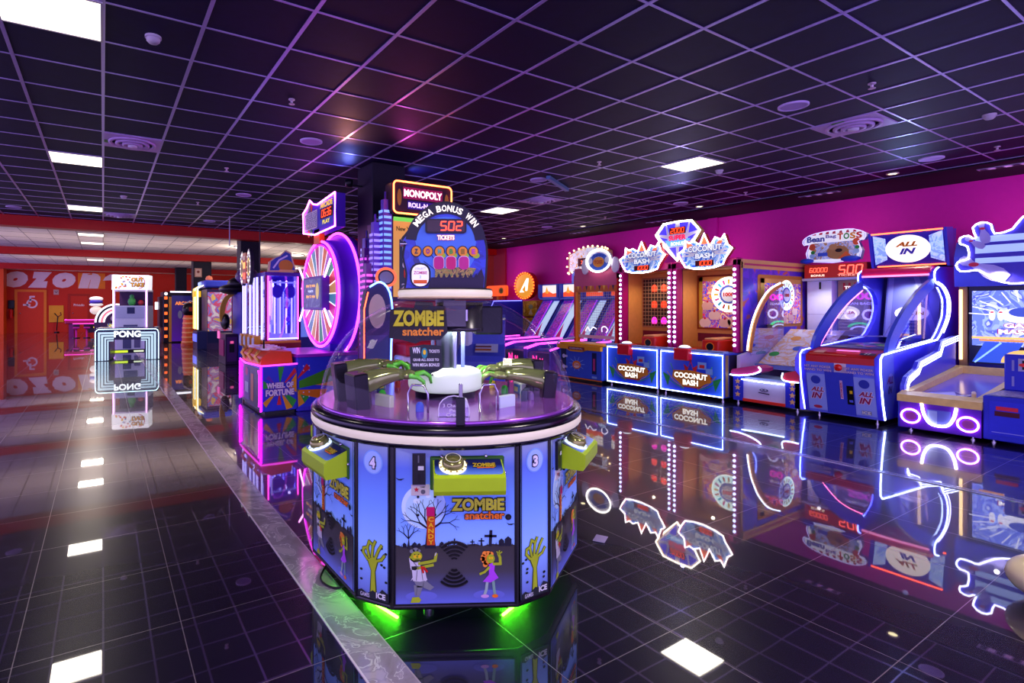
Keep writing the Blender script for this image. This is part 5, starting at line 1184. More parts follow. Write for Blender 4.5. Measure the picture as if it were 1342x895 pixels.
m.poly([(.5,.42),(1.0,.6),(1.1,.4),(.5,.32)], GRN, .008).poly([(.5,.3),(.9,.28),(.85,.14),(.5,.24)], ORG, .009)
for x in (.56,.64):
    for z in (.2,.26,.56,.62): m.ell(x,z,.01,.01, C('#d0c8f0', .3), .012, 8)
m.build('lower_body', t)
cz = 1.62; cx = .65
m = M().box(.3,1.0,1.05,1.45,.78,1.1,C('#2828a8', .3)).box(.2,.26,1.1,1.4,.78,1.0,PUR); m.build('pylon', t)
# wheel body: lathe about local y
def TW(y): return Matrix.Translation((cx,y,cz)) @ Matrix.Rotation(PI/2,4,'X')
m = M(TW(1.04)).lathe([(.0,-.02),(.74,-.02),(.74,.0),(.8,.0),(.82,-.06),(.82,-.2),(.9,-.24),(.92,-.3),(.9,-.4),(.0,-.4)], C('#5a20d0', .3), 48); m.build('wheel_housing', t)
m = M(TW(1.02))
for k in range(24):
    a0, a1 = 2*PI*k/24, 2*PI*(k+1)/24
    m.poly([(.16*math.cos(a0),.16*math.sin(a0)),(.73*math.cos(a0),.73*math.sin(a0)),(.73*math.cos(a1),.73*math.sin(a1)),(.16*math.cos(a1),.16*math.sin(a1))], E(['#e8b060','#d04838','#2c9868','#b868d0','#e87030','#c8c8d8','#c02880','#58a0b8'][k%8], .38), .006)
    m.stroke([(.18*math.cos(a0),.18*math.sin(a0)),(.72*math.cos(a0),.72*math.sin(a0))], .014, E('#fff0f8', 1.6), .01)
m.build('wheel_disc', t, 'wheel of many coloured wedges with lit spokes')
m = M(TW(1.015)).tube([(.79*math.cos(2*PI*k/48),.79*math.sin(2*PI*k/48),0) for k in range(48)], .02, E('#ff50f4', 3.4), 6, True).tube([(.735*math.cos(2*PI*k/48),.735*math.sin(2*PI*k/48),.01) for k in range(48)], .01, mg, 5, True)
m.tube([(.93*math.cos(2*PI*k/48),.93*math.sin(2*PI*k/48),-.26) for k in range(48)], .02, E('#ff50f4', 3.4), 6, True); m.build('neon_ring', t)
m = M().box(.22,1.08,.9,1.06,1.38,1.88,C('#5020a0', .3),.01); m.at(FR((0,.898,0),'f')).rect(.26,1.42,1.04,1.84, SWIRL('wheel_screen', ['#283058','#384878','#30406a','#506080'], 4., emit=.7), .002)
for z in (1.74,1.58): m.txt('SPIN TO WIN', .6,z,.04, E('#ffb030', 1.5), .006, .4, .02)
m.txt('TICKETS', .6,1.66,.03, E('#e0e8ff', 1.2), .006, .24, .02).ell(.9,1.66,.07,.12, E('#d8c060', .7), .005); m.build('hub_screen', t)
for a, b in (((.18,1.84),(-.06,2.05)),((1.1,1.86),(1.34,2.1)),((.18,1.42),(-.04,1.2)),((1.1,1.4),(1.34,1.16))): M(FR((0,.93,0),'f')).neon([a,b], .02, E('#ff98f8', 3.2), 0, False).build('neon_bar', t)
m = M().box(.5,.75,.98,1.06,2.38,2.6,C('#e86018', .35)); m.at(FR((0,.98,0),'f'))
mq = [(.05,2.6),(.6,2.52),(1.42,2.55),(1.42,3.02),(.7,2.96),(.5,3.0),(.35,3.08),(.2,2.98),(.02,2.92)]
m.prism(mq, -.14, 0, C('#5828c8', .3)).rect(.06,2.62,.66,2.9, C('#e8f0e8', .35), .004).rect(.72,2.62,1.38,2.98, C('#5060d8', .35), .004).txt('WHEEL OF', .36,2.82,.09, C('#f8fff8', .35), .008, .52, .04, out=C('#50508a', .4)).txt('FORTUNE', .36,2.7,.09, C('#f8fff8', .35), .008, .52, .04, out=C('#50508a', .4))
m.txt('ARCADE', 1.05,2.92,.08, E('#e8b830', 1.2), .008, .5, .04).rect(.8,2.72,1.32,2.87, C('#401018', .3), .006).seg7('0636', 1.06,2.795,.1, E('#ff4818', 2.8), .01, .42).txt('PLAY', 1.05,2.67,.06, E('#e8d030', 1.2), .008, .3, .03)
for x in (.28,.4): m.ell(x,2.97,.05,.08, C(['#30a050','#e06030'][x>.3], .4), .006).ell(x,2.57,.05,.06, C(['#e06030','#30a050'][x>.3], .4), .006)
m.build('marquee', t); M(FR((0,.965,0),'f')).neon(mq, .018, E('#ff70f0', 3.), 0).build('marquee_neon', t)

# glass prize tower behind the wheel game
t = thing('glass_prize_game', 'tall glass sided prize game glowing blue and pink behind the fortune wheel console', 'arcade game', (2.43, 11.4, 0), RZ)
w = 1.8; d_ = .64
m = M().box(0,w,0,d_,0,.78,C('#8c1028', .35)).box(0,w,0,d_,.78,.82,C('#e08830', .35)).box(.0,w,.0,d_,1.98,2.04,C('#4828a8', .35)).box(0,w,d_-.05,d_,.82,1.98,C('#5030c0', .35)).box(0,.1,.1,d_,.82,1.98,C('#5030c0', .35)); m.build('cabinet', t)
m = M()
for x, y in ((.03,.03),(.9,.03),(w-.03,.03),(w-.03,d_-.04),(.45,.03),(1.35,.03)): m.box(x-.03,x+.03,y-.03,y+.03,.82,1.98,C('#6a1468', .35))
m.build('corner_post', t)
m = M().tube([(w+.01,.05,.84),(w+.01,.05,1.97)], .014, NM).tube([(w+.01,d_-.06,.84),(w+.01,d_-.06,1.97)], .014, NM).tube([(w+.01,.05,.86),(w+.01,d_-.05,.86)], .014, E('#d8d0ff', 2.))
for x in (.1,.3,.7,1.0,1.25,1.6): m.tube([(x,-.01,.84),(x,-.01,1.97)], .016, E('#b8b0ff', 2.4))
m.build('neon_post', t)
PRB = ['#f0f0ff','#8090ff','#e040c0','#60a0ff','#c0d8ff','#b060ff']
random.seed(4); m = M()
for k in range(8):
    y = .08+.07*k; m.tube([(w-.1-.05*(k%3),y,.84),(w-.1-.05*(k%3),y,1.7+.2*(k%2))], .016, E(['#c8c8ff','#8080ff','#f0e8ff'][k%3], 2.), 6)
for k in range(8): m.tube([(.15+.2*k,.2+.1*(k%2),.84),(.15+.2*k,.2+.1*(k%2),1.9)], .03, E(['#c8c8ff','#8080ff'][k%2], 2.), 6)
m.build('light_column', t)
for k in range(26):
    x, y, z = random.uniform(.2,w-.12), random.uniform(.1,d_-.12), random.choice((.9,1.05,1.2,1.5,1.7,1.85))
    mm = M().ball((x,y,z), random.uniform(.04,.08), C(PRB[k%6], .3), 8, (1,1,random.uniform(.8,1.4))).cyl(x,y,.03,z-.1,z-.06,C(PRB[(k+2)%6], .3),8); mm.build('hanging_prize', t)
m = M().at(FR((w-.02,0,0),'r')).ell(.22,1.7,.1,.12, C('#6878f0', .3), .0).ell(.45,1.7,.1,.12, C('#6878f0', .3), .0).stroke([(.1,1.86),(.55,1.86)], .03, E('#a8b0ff', 1.), .002).stroke([(.12,1.9),(.12,1.2)], .02, E('#e8e0ff', 1.4), .003).rect(.05,.84,.6,.95, E('#a8a0ff', .9), .002); m.build('inner_frame', t)
m = M().box(.02,w-.02,-.002,.002,.83,1.97,GLASS('case_glass', '#e0d8ff', .4, .02, .03)).box(w-.002,w+.002,.05,d_-.06,.83,1.97,GLASS('case_glass')); m.build('glass_pane', t)
for k in range(4): M().box(.3+.35*k,.45+.35*k,-.12,0,.66,.9,C('#e8a030', .3),.01).box(.3+.35*k,.45+.35*k,-.13,-.12,.7,.86,C('#c8c8d8', .3)).box(.33+.35*k,.42+.35*k,-.08,0,.3,.66,C('#8a5878', .4)).build('ticket_unit', t)
s = thing('oval_bulb_sign', 'tall bulb edged oval pair sign with red centre on the glass prize game', 'sign', (2.31, 10.6, 2.05), RZ)
m = M()
for x in (-.28,.28):
    m.at(FR((x,0,0),'f')).prism(ellp(0,.12,.17,.34,22), -.06, 0, C('#28243a', .4)).ring(0,.12,.2,.32, C('#e8e0d0', .35), .004, sx=.5).ring(0,.12,.13,.17, E('#f0c850', 1.4), .006, sx=.5)
    for k in range(16): m.ell(.13*math.cos(2*PI*k/16), .12+.27*math.sin(2*PI*k/16), .018,.018, E('#ffffff', 1.6), .008, 8)
m.at(FR((0,-.02,0),'f')).prism(rrect(-.15,-.18,.15,.4,.06), -.06, 0, C('#d02818', .35)).rect(-.1,-.1,.1,.02, E('#ff6030', 1.2), .004).rect(-.1,.1,.1,.22, E('#ffb040', 1.2), .004).rect(-.1,.26,.1,.34, C('#f0d0a0', .4), .004); m.build('face', s)
s = thing('crown_topper', 'blue and gold crown shaped sign on top of the glass prize game', 'sign', (2.48, 9.62, 2.04))
P = [(0,0),(.02,.18),(.12,.26),(.22,.3),(.32,.4),(.42,.36),(.46,.2),(.52,.02)]
m = M(FR((0,0,0),'f')).prism(P, -.05, 0, C('#e0d0a0', .35)).poly(offs(P,.86), C('#3858b8', .35), .003).ell(.32,.12,.13,.11, C('#d89830', .35), .006).rect(.2,.0,.46,.05, C('#f0d080', .35), .008).stroke([(.1,.08),(.2,.22),(.34,.3)], .03, C('#d8e8ff', .35), .007); m.build('face', s)

# row of games farther along
t = thing('blue_arch_game', 'tall blue game with a gold arch and dark domed top, past the glass prize game', 'arcade game', (2.6, 14.75, 0), RZ)
m = M().box(.2,1.2,.25,.95,0,1.78,C('#2c30b8', .3),.01).box(.0,.9,-.05,.25,0,.75,C('#30143c', .35),.01).box(.15,.75,-.07,-.05,.2,.6,C('#a02068', .35)); m.at(FR((1.2,0,0),'r')).rect(.32,.1,.9,.7, NAVY, .004).ring(.6,.4,.12,.16, C('#6048a0', .35), .006).at(FR((.9,0,0),'r')).rect(-.02,.08,.22,.68, C('#58206c', .35), .004).rect(.04,.3,.16,.5, BLK, .006).rect(.06,.52,.14,.58, E('#ff60a0', .8), .007); m.build('cabinet', t)
ag = smooth([(.05,.9),(-.08,1.1),(-.08,1.4),(.02,1.65),(.2,1.78)],3)
m = M(FR((.3,0,0),'r')).prism(ag+[(y+.12,z-.02) for y, z in ag][::-1], 0, .1, C('#e0a838', .35)); m.build('gold_arch', t)
m = M().ball((.3,.05,1.05), .3, C('#0c0814', .4), 16, (1,.35,.7)); m.build('dark_disc', t, 'black rounded disc')
m = M().ball((.6,.35,2.0), .3, C('#140c20', .4), 18, (1,1,.6)).ball((.5,.2,1.86), .42, C('#140c20', .4), 18, (1,.8,.32)).ball((.75,.5,2.14), .3, C('#5a3a80', .4), 16, (1,1,.9)); m.build('domed_top', t)
M().box(.1,.3,-.1,-.07,.62,.8,E('#ff70c0', .9)).build('side_light', t)
t = thing('gold_bracket_game', 'game with gold and white angled light brackets and blue top, beside the black column', 'arcade game', (2.75, 20.3, 0), RZ)
m = M().box(0,1.1,.2,1.0,0,2.0,C('#3a2858', .35)).box(.1,1.1,-.1,.2,0,.6,C('#1c2460', .35),.01).box(.2,1.0,-.12,-.1,.25,.5,E('#6070ff', 1.2)); m.at(FR((1.1,0,0),'r')).rect(.22,.6,.98,1.9, SWIRL('fruit_art', ['#f0e8e0','#c0a0d0','#e05878','#7888e0','#f0c860'], 1.6, emit=.2), .003).rect(.22,.2,.98,.58, NAVY, .003); m.build('cabinet', t)
for x, c in ((.1,'#ffc860'),(.45,'#f0ffe8'),(.8,'#ffc860'),(1.1,'#f0ffe8')):
    M().tube([(x,.3,2.25),(x,-.08,2.02),(x,-.08,.66)], .018, E(c, 2.4), 6).build('light_bracket', t)
m = M().box(-.05,1.2,.1,1.0,2.05,2.3,C('#3848c8', .3),.05).box(.2,.6,.05,.1,2.1,2.25,E('#a0b8ff', 1.2)).ball((.9,.3,2.35),.12,C('#e08060', .4),8); m.build('blue_top', t)
M().box(.0,.5,-.1,.1,1.75,1.95,E('#e8b820', .9)).build('yellow_plate', t)
t = thing('orange_barrel_game', 'orange ribbed barrel shaped game in front of the far black column', 'arcade game', (2.72, 21.6, 0))
m = M().lathe([(.26,.05),(.25,.5),(.22,1.0),(.2,1.1)], C('#e86028', .35), 20)
for k in range(6): m.lathe([(.27-.008*k,.1+.17*k),(.285-.008*k,.13+.17*k),(.27-.008*k,.16+.17*k)], C('#ffb070', .35), 20)
m.lathe([(.3,0),(.3,.08),(.26,.1)], C('#c04818', .35), 20); m.build('barrel', t)
M().ball((0,0,1.3), .26, C('#120c18', .35), 14).box(-.05,.05,-.27,-.2,1.25,1.4,C('#a83028', .3)).tube([(-.2,0,1.5),(0,-.1,1.62),(.3,0,1.58)], .025, C('#d8d0e0', .35)).build('dark_head', t)
t = thing('dark_box_game', 'large dark box game with orange square lights down its edge, purple side', 'arcade game', (2.0, 24.6, 0), RZ)
m = M().box(0,1.2,.0,1.2,.03,2.0,C('#181020', .35),.02).box(0,1.2,0,1.2,0,.03,BLK).box(.1,1.1,-.12,.0,.6,1.8,C('#2a1830', .35)); m.at(FR((1.202,0,0),'r')).rect(.3,.05,1.15,1.85, GRAD('box_side', [(0,'#7028c8'),(.4,'#582a98'),(1,'#28308a')], 'Z', .35, .15), .003).rect(.2,.03,.3,1.8, C('#e0a040', .35), .005).rect(1.12,.05,1.17,1.85, C('#b0a8d0', .35), .005).txt('ARCADE', .75,1.55,.14, E('#ff9040', 1.), .008, .65, .04).ell(.6,1.1,.08,.16, C('#a8b0c0', .4), .006).poly([(.78,1.2),(.95,1.22),(1.0,1.1),(.82,1.08)], C('#60b840', .4), .006); m.build('cabinet', t)
m = M(FR((1.203,0,0),'r'))
for k in range(6): m.rect(.04,.2+.3*k,.15,.31+.3*k, E('#ff6828', 1.6), .004)
m.ell(.1,1.92,.06,.06, E('#f8f0ff', 2.), .006)
m.build('square_light', t)
M().tube([(1.2,.25,2.0),(1.2,1.15,2.0)], .03, E('#f0ecff', 2.6)).build('white_strip', t)
M().tube([(.3,-.14,1.3),(.3,-.14,1.6)], .08, E('#e8f0ff', 1.8)).build('white_lamp', t)

# ------------------------------------------------------------------ table tennis style lit cabinet
t = thing('pong_table', 'low video game table with white glowing concentric frame, end of the left aisle', 'arcade game', (-.19, 16.5, 0), math.radians(-8))
m = M(FR((0,0,0),'f')); W = 1.5; Hh = .83
m.prism(rrect(0,.0,.35,Hh,.08), -.9, 0, C('#20284a', .3)); m.prism(rrect(W-.35,.0,W,Hh,.08), -.9, 0, C('#20284a', .3)); m.prism([(.3,.55),(W-.3,.55),(W-.3,Hh),(.3,Hh)], -.9, 0, C('#20284a', .3)); m.build('frame', t)
m = M(FR((0,-.004,0),'f')); LW = E('#c8e8f4', .95)
for sg in (0, 1):
    fx = (lambda x: W-x) if sg else (lambda x: x)
    for k, (o_, wd) in enumerate(((.1,.05),(.17,.05),(.24,.04),(.3,.03))):
        m.stroke([(fx(o_),.03),(fx(o_),Hh-o_+.0),(fx(.42),Hh-o_)], wd, LW, .004+.0005*k)
m.txt('PONG', W/2,.7,.17, E('#f0faff', 2.), .01, .62, .035); m.build('front_light', t)
M(FR((0,-.012,0),'f')).neon([(.015,.02),(.015,.4)]+rrect(.015,.0,W-.015,Hh,.1)[5:15][::-1]+[(W-.015,.4),(W-.015,.02)], .012, E('#c8f0ff', 1.5), 0, False).build('neon_outline', t)
M().box(.02,W-.02,.0,.9,Hh,Hh+.03,C('#283058', .2),.01).build('table_top', t)
t = thing('prize_crane', 'white crane cabinet with fruit print header and magenta edge lights behind the lit game table', 'arcade game', (.26, 19.6, 0), math.radians(-16))
w = .98
m = M().box(0,w,0,.8,0,1.45,C('#a8b0d8', .35)).box(0,.06,0,.06,1.45,1.95,WHT).box(w-.06,w,0,.06,1.45,1.95,WHT).box(0,w,.72,.8,1.45,1.95,C('#40204a', .4)).box(.0,w,0,.8,1.9,1.97,C('#d8d0e8', .4)); m.at(FR((0,0,0),'f')).rect(.08,1.05,w-.08,1.42, C('#8890c0', .3), .004).rect(.4,1.2,.62,1.4, NAVY, .006).rect(.28,.1,.52,.55, C('#303868', .3), .004).rect(.6,.12,.78,.45, C('#484878', .3), .004).rect(.3,.6,.7,.85, C('#384070', .3), .004); m.build('cabinet', t)
M().tube([(.02,-.02,.02),(.02,-.02,1.95)], .022, E('#f0a8ff', 3.)).tube([(w-.02,-.02,.02),(w-.02,-.02,1.95)], .022, E('#f0a8ff', 3.)).build('edge_light', t)
m = M(FR((0,0,0),'f')).prism([(-.03,1.95),(w+.03,1.95),(w+.04,2.42),(-.02,2.42)], -.5, .02, E('#f0f0fa', .85))
random.seed(2)
for k in range(18): m.ell(random.uniform(.08,.5), random.uniform(2.0,2.36), .03,.025, C(['#f08020','#f0c020','#d04030','#80a0c0','#e0a0c0'][k%5], .4), .024+.0005*k, 10)
m.ring(.72,2.18,.18,.2, C('#d82868', .4), .024, a0=-1.5, a1=1.5).txt('OUT', .7,2.27,.12, C('#f0b020', .4), .03, .34, .03, out=C('#401808', .4)).txt('TAKE', .7,2.11,.12, C('#f0b020', .4), .03, .38, .03, out=C('#401808', .4)); m.build('header', t)
M().ball((.45,.35,1.58), .12, C('#40a050', .4), 12, (1,.8,1.2)).ball((.45,.35,1.75), .07, C('#50b060', .4), 10).ball((.7,.4,1.55), .09, C('#b03040', .4), 10).build('plush_prize', t)
t = thing('floor_glow_bar', 'dark low bar with yellow green lights under the lit game table', 'light', (.2, 17.6, 0))
M().box(0,1.0,0,.1,.1,.2,C('#101418', .4)).box(.05,.4,-.01,0,.12,.18,E('#c8e830', 1.4)).box(.55,.8,-.01,0,.13,.17,E('#d8e8c0', 1.4)).box(0,.06,0,.1,0,.1,BLK).box(.94,1.,0,.1,0,.1,BLK).build('bar', t)
t = thing('rainbow_arch_game', 'small arched game with lit rainbow arch left of the white crane cabinet', 'arcade game', (.45, 24.8, 0))
m = M(FR((0,0,0),'f')).prism([(-.75,0),(.75,0),(.75,.8)]+[(.75*math.cos(PI*k/16), .8+.7*math.sin(PI*k/16)) for k in range(17)], -.4, 0, C('#503060', .35)); m.build('cabinet', t)
m = M(FR((0,-.01,0),'f'))
for k, c in enumerate(('#f8f0ff','#20182c','#f0e8f8','#e07080','#f0f0ff')): m.ring(0,.8,.74-.07*(k+1),.74-.07*k, E(c, 1.3) if k != 1 else BLK, .004, 24, a0=0, a1=PI)
m.rect(-.3,.5,.3,.75, SWIRL('arch_screen', ['#30a050','#e8e8f0','#d0c030','#3050a0'], 6., emit=.8), .004).ell(0,.95,.2,.15, C('#e8d8e8', .4), .006); m.build('arch_light', t)
t = thing('burger_sign', 'round two tier lit sign shaped like a burger before the far red wall', 'sign', (-.25, 27.2, 0))
m = M().cyl(0,0,.04,0,1.1,C('#a02020', .4),10).cyl(0,0,.2,0,.04,BLK,16); m.build('pole', t)
M().ball((0,0,1.25), .24, E('#f0d8d0', .7), 14, (1,.4,.75)).ball((0,0,1.75), .26, E('#f8e8e8', .7), 14, (1,.4,.4)).ball((0,0,1.62), .25, C('#5040c0', .4), 14, (1,.45,.5)).ball((0,0,1.5),.26,E('#f0e0e0', .7),14,(1,.4,.3)).build('sign_shape', t)
t = thing('air_hockey_table', 'magenta lit air hockey table before the far red wall', 'game table', (-1.5, 29.8, 0))
m = M().box(0,1.9,0,1.1,.62,.78,C('#b01860', .35),.03).box(.04,1.86,.04,1.06,.78,.8,C('#e8d0e8', .3)); m.build('table_top', t)
M().tube([(0,-.02,.8),(1.9,-.02,.8)], .02, E('#ff40d8', 1.6)).tube([(.3,-.02,.62),(1.6,-.02,.62)], .025, E('#ff50d8', 1.2)).tube([(0,-.02,.8),(0,1.1,.8)], .02, E('#ff40d8', 1.6)).build('rail_light', t)
for x in (.15, 1.6):
    M().box(x,x+.2,.1,1.0,0,.62,C('#801870', .35)).build('leg', t)
m = M(FR((0,-.02,0),'f')).rect(.9,.2,1.5,.6, C('#281030', .3), .0).star(1.15,.45,.06, E('#ffe040', 1.2), .004).star(1.3,.42,.06, E('#ff6040', 1.2), .004); m.build('end_panel', t)
t = thing('red_bench_game', 'low red game body right of the air hockey table', 'game table', (.65, 29.5, 0))
M().box(-.2,.9,0,.8,0,.35,C('#a01820', .4),.02).at(FR((-.2,0,0),'r')).prism([(0,.35),(0,.7),(.4,1.1),(.8,1.1),(.8,.35)], 0, 1.0, C('#c890a0', .35)).build('body', t)
t = thing('neon_chair_game', 'pair of magenta edged player stools beside the air hockey table', 'game seat', (-1.15, 28.8, 0))
for x in (0,.4):
    M().box(x,x+.25,0,.25,.42,.5,C('#c020a0', .35),.02).box(x,x+.25,.2,.26,.5,.62,C('#2a1030', .4),.02).build('seat', t); M().tube([(x+.12,.12,0),(x+.12,.12,.42)], .04, C('#c020a0', .35)).cyl(x+.12,.12,.14,0,.03,BLK,14).build('pedestal', t)
t = thing('yellow_notice_board', 'plain yellow board low on the far red wall beside the orange door', 'board', (-1.95-.26, 35.98, 1.05))
M().box(-.32,.35,-.03,0,-.5,.42,C('#f0a828', .5),.01).build('board', t)
M().tube([(.05,-.3,-.95),(.1,-.28,-.2),(-.05,-.3,.0)], .03, BLK).tube([(.1,-.28,-.2),(.25,-.3,-.1),(.22,-.3,.05)], .03, C('#8a2028', .4)).cyl(.05,-.3,.12,-1.05,-1.0,BLK,12).build('stand', t)
t = thing('fire_extinguisher', 'red fire extinguisher with black bracket by the left end of the far wall', 'fire extinguisher', (-4.15, 35.85, .8))
M().cyl(0,0,.09,0,.42,C('#d01818', .3),14).ball((0,0,.42),.09,C('#d01818', .3),12,(1,1,.5)).build('cylinder', t); M().box(-.14,.14,.06,.14,.5,.95,BLK,.02).tube([(0,0,.48),(.06,-.02,.55),(.12,-.02,.4),(.11,-.02,.1)], .02, BLK).build('valve', t)
t = thing('exit_sign', 'small pale pictogram sign high on the wall between the two doors', 'sign', (-2.2, 35.98, 2.2))
M().box(-.12,.12,-.02,0,-.14,.14,C('#c8a8a0', .4),.005).at(FR((0,-.022,0),'f')).stroke([(-.06,.06),(0,-.04),(.06,.06)], .03, C('#705060', .4)).build('plate', t)
for i, (x, y, z0, l) in enumerate(((2.35, 12.3, 2.95, 'thin white rod hanging from the ceiling near the glass prize game'), (2.9, 11.9, 2.9, 'thin dark cable hanging from the ceiling right of the glass prize game'))):
    t = thing('hanging_rod', l, 'rod', (x, y, z0)); M().cyl(0,0,.012,-.95 if i else -.2,H-z0,C('#302838', .4) if i else C('#c8b8d0', .4),8).build('rod', t)

# ------------------------------------------------------------------ tall board game themed machine behind the zombie game
t = thing('skyline_game', 'tall property themed game with orange neon header and glowing purple skyscrapers on its left side', 'arcade game', (2.97, 5.8, 0))
w = .74
m = M().box(0,w,.0,.75,0,1.5,C('#a81838', .35),.01).box(0,w,.0,.7,1.5,2.5,C('#301848', .35)).box(.02,w-.02,-.25,0,.0,.85,C('#d8d0e8', .35),.02).box(.04,w-.04,-.3,0,.85,1.0,C('#c02030', .35),.02); m.at(FR((0,-.002,0),'f')).rect(.06,1.1,w-.06,1.22, C('#d8282c', .35), .0).txt('COLLECT CASH', w/2,1.16,.06, C('#f0e8f0', .35), .004, .55, .03); m.build('cabinet', t)
m = M(FR((0,-.004,0),'f')); m.rect(.02,1.55,w-.04,2.5, E('#f0a848', .55), .0).rect(.02,2.47,w-.04,2.52, E('#60d048', 1.), .004).txt('New York', .2,2.38,.055, C('#302018', .4), .004, .28, .02)
m.rect(.1,1.62,.5,2.25, C('#304050', .3), .004).rect(.14,2.0,.4,2.2, C('#88a8b8', .4), .006).txt('6', .17,1.95,.09, C('#f0f0f0', .4), .008, .06, .03).rect(.16,1.78,.36,1.9, C('#e04020', .4), .008, .03).txt('230', .22,1.68,.07, C('#d8d8e0', .4), .008, .18, .03); m.build('front_art', t)
m = M().box(-.04,w+.06,-.1,.12,2.54,2.94,C('#301020', .35),.03); m.at(FR((0,-.1,0),'f')).rect(.0,2.58,w+.02,2.9, C('#40202c', .35), .003).rect(.1,2.73,w-.08,2.87, C('#d82868', .35), .006).txt('MONOPOLY', w/2+.01,2.8,.09, E('#fff0f4', 1.5), .01, .54, .04).rect(.16,2.61,w-.14,2.71, C('#4828a0', .35), .006).txt('ROLL-N-GO', w/2+.01,2.66,.06, E('#f0d0f8', 1.3), .01, .42, .04); m.ell(.05,2.74,.03,.1, C('#c89030', .4), .006).ell(w-.02,2.74,.03,.1, C('#c89030', .4), .006)
m.build('header', t); M(FR((0,-.112,0),'f')).neon(rrect(-.03,2.55,w+.05,2.93,.05), .015, E('#ff6838', 3.), 0).build('header_neon', t)
def tower(x, y, z, r, c, win):
    m = M().box(x-r,x+r,y-r,y+r,.6,z-.15,C(c, .3)).box(x-r*.7,x+r*.7,y-r*.7,y+r*.7,z-.15,z,C(c, .3)).tube([(x,y,z),(x,y,z+.1)], .012, C(c, .3))
    for k in range(int((z-1.0)/.07)):
        zz = .95+.07*k
        m.box(x-r-.004,x-r,y-r*.8,y+r*.8,zz,zz+.03,E(win, 1.)).box(x-r*.8,x+r*.8,y-r-.004,y-r,zz,zz+.03,E(win, 1.))
    m.build('light_skyscraper', t)
tower(-.06,.05,2.72,.06,'#6a48c0','#80b0ff'); tower(-.16,.12,2.45,.055,'#7a48d0','#a088ff'); tower(-.2,.3,2.15,.06,'#6a2890','#e050f0'); tower(-.1,.5,2.3,.06,'#6a50c8','#a0a0ff'); tower(-.27,.1,1.95,.05,'#7a3098','#f060e8')
m = M(FR((0,0,0),'f')).prism([(-.42,.3),(-.06,.3),(-.06,1.55),(-.12,1.68),(-.25,1.72),(-.38,1.62),(-.42,1.4)], .02, .1, C('#28205c', .35)); m.T = FR((0,-.1,0),'f'); m.poly([(-.38,.35),(-.1,.35),(-.1,1.1),(-.38,1.1)], C('#38407c', .35), .003).ell(-.24,1.38,.11,.2, C('#d8c0b0', .35), .004)
m.neon(smooth([(-.07,.35),(-.06,1.0),(-.04,1.3),(-.08,1.6),(-.2,1.72),(-.34,1.66)],3), .016, E('#6898ff', 2.), .01, False).neon([(-.41,.4),(-.41,1.4),(-.36,1.6)], .01, NR, .01, False); m.build('neon_panel', t, 'dark board with blue neon edge and a plain pale oval')
M(FR((-.1,-.05,1.78),'f')).prism(ellp(0,0,.12,.1,20), -.04, 0, C('#282430', .3)).ring(0,0,.09,.12, E('#ff6838', 1.2), .004, sx=1.2).ell(0,0,.09,.07, C('#90889c', .3), .006).build('round_badge', t)
t = thing('racing_pod_game', 'white backed blue console game seen through the dome behind the zombie hands', 'arcade game', (4.45, 6.6, 0), math.radians(-40))
m = M(FR((0,0,0),'r')).prism(smooth([(.0,.0),(.0,.5),(.1,.7),(.45,.85),(.5,1.15),(.7,1.25),(.85,1.2),(.9,.0)],2), 0, .7, C('#4858d8', .35)); m.T = Matrix.Identity(4); m.box(-.02,.2,.4,.9,.6,1.28,C('#e0e4f4', .35),.06); m.at(FR((0,.1,.72),'f',lean=1.15)).rect(.26,.05,.6,.32, C('#c8d0f0', .3), .01).rect(.26,.1,.5,.16, C('#c07030', .4), .014).rect(.26,.2,.5,.25, C('#804030', .4), .014); m.build('body', t)
t = thing('orange_dome_game', 'low game with orange topped sign between the neon wheel and the black column', 'arcade game', (3.0, 10.9, 0))
m = M().box(.3,1.0,0,.7,0,1.6,C('#3838b8', .35),.02).at(FR((.3,0,0),'f')).prism([(0,1.6),(.7,1.6)]+[(.35+.35*math.cos(PI*k/10),1.75+.28*math.sin(PI*k/10)) for k in range(11)], -.3, .0, C('#e06020', .35)).txt('MEGA', .35,1.8,.08, E('#ffd0e0', 1.2), .004, .4, .03).rect(.1,.8,.6,1.4, E('#7088ff', .6), .003); m.build('cabinet', t)
M(FR((.9,-.02,0),'f')).neon(smooth([(0,1.5),(.06,1.35),(.02,1.1),(.05,.9)],3), .016, E('#f0c8ff', 2.2), 0, False).neon(smooth([(.0,2.0),(.08,1.9),(.04,1.75)],3), .014, E('#ff80e0', 2.), 0, False).build('squiggle_neon', t)

# ================================================================== LIGHT AND CAMERA
sc = bpy.context.scene
wd = bpy.data.worlds.new('hall_beyond'); sc.world = wd; wd.use_nodes = True  # even violet fill added through the open sides of the room
wd.node_tree.nodes['Background'].inputs[0].default_value = (.50, .35, 1., 1); wd.node_tree.nodes['Background'].inputs[1].default_value = 3.4
def lamp(name, kind, loc, power, col, size=.3, aim=None, **k):
    d = bpy.data.lights.new(name, kind); d.energy = power; d.color = col
    if kind == 'AREA': d.size = size; d.shape = 'SQUARE'
    elif kind in ('POINT', 'SPOT'): d.shadow_soft_size = size
    for a, b in k.items(): setattr(d, a, b)
    o = bpy.data.objects.new(name, d); COL.objects.link(o); o.location = loc
    if aim is not None: o.rotation_euler = (Vector(aim)-Vector(loc)).to_track_quat('-Z', 'Y').to_euler()
    return o
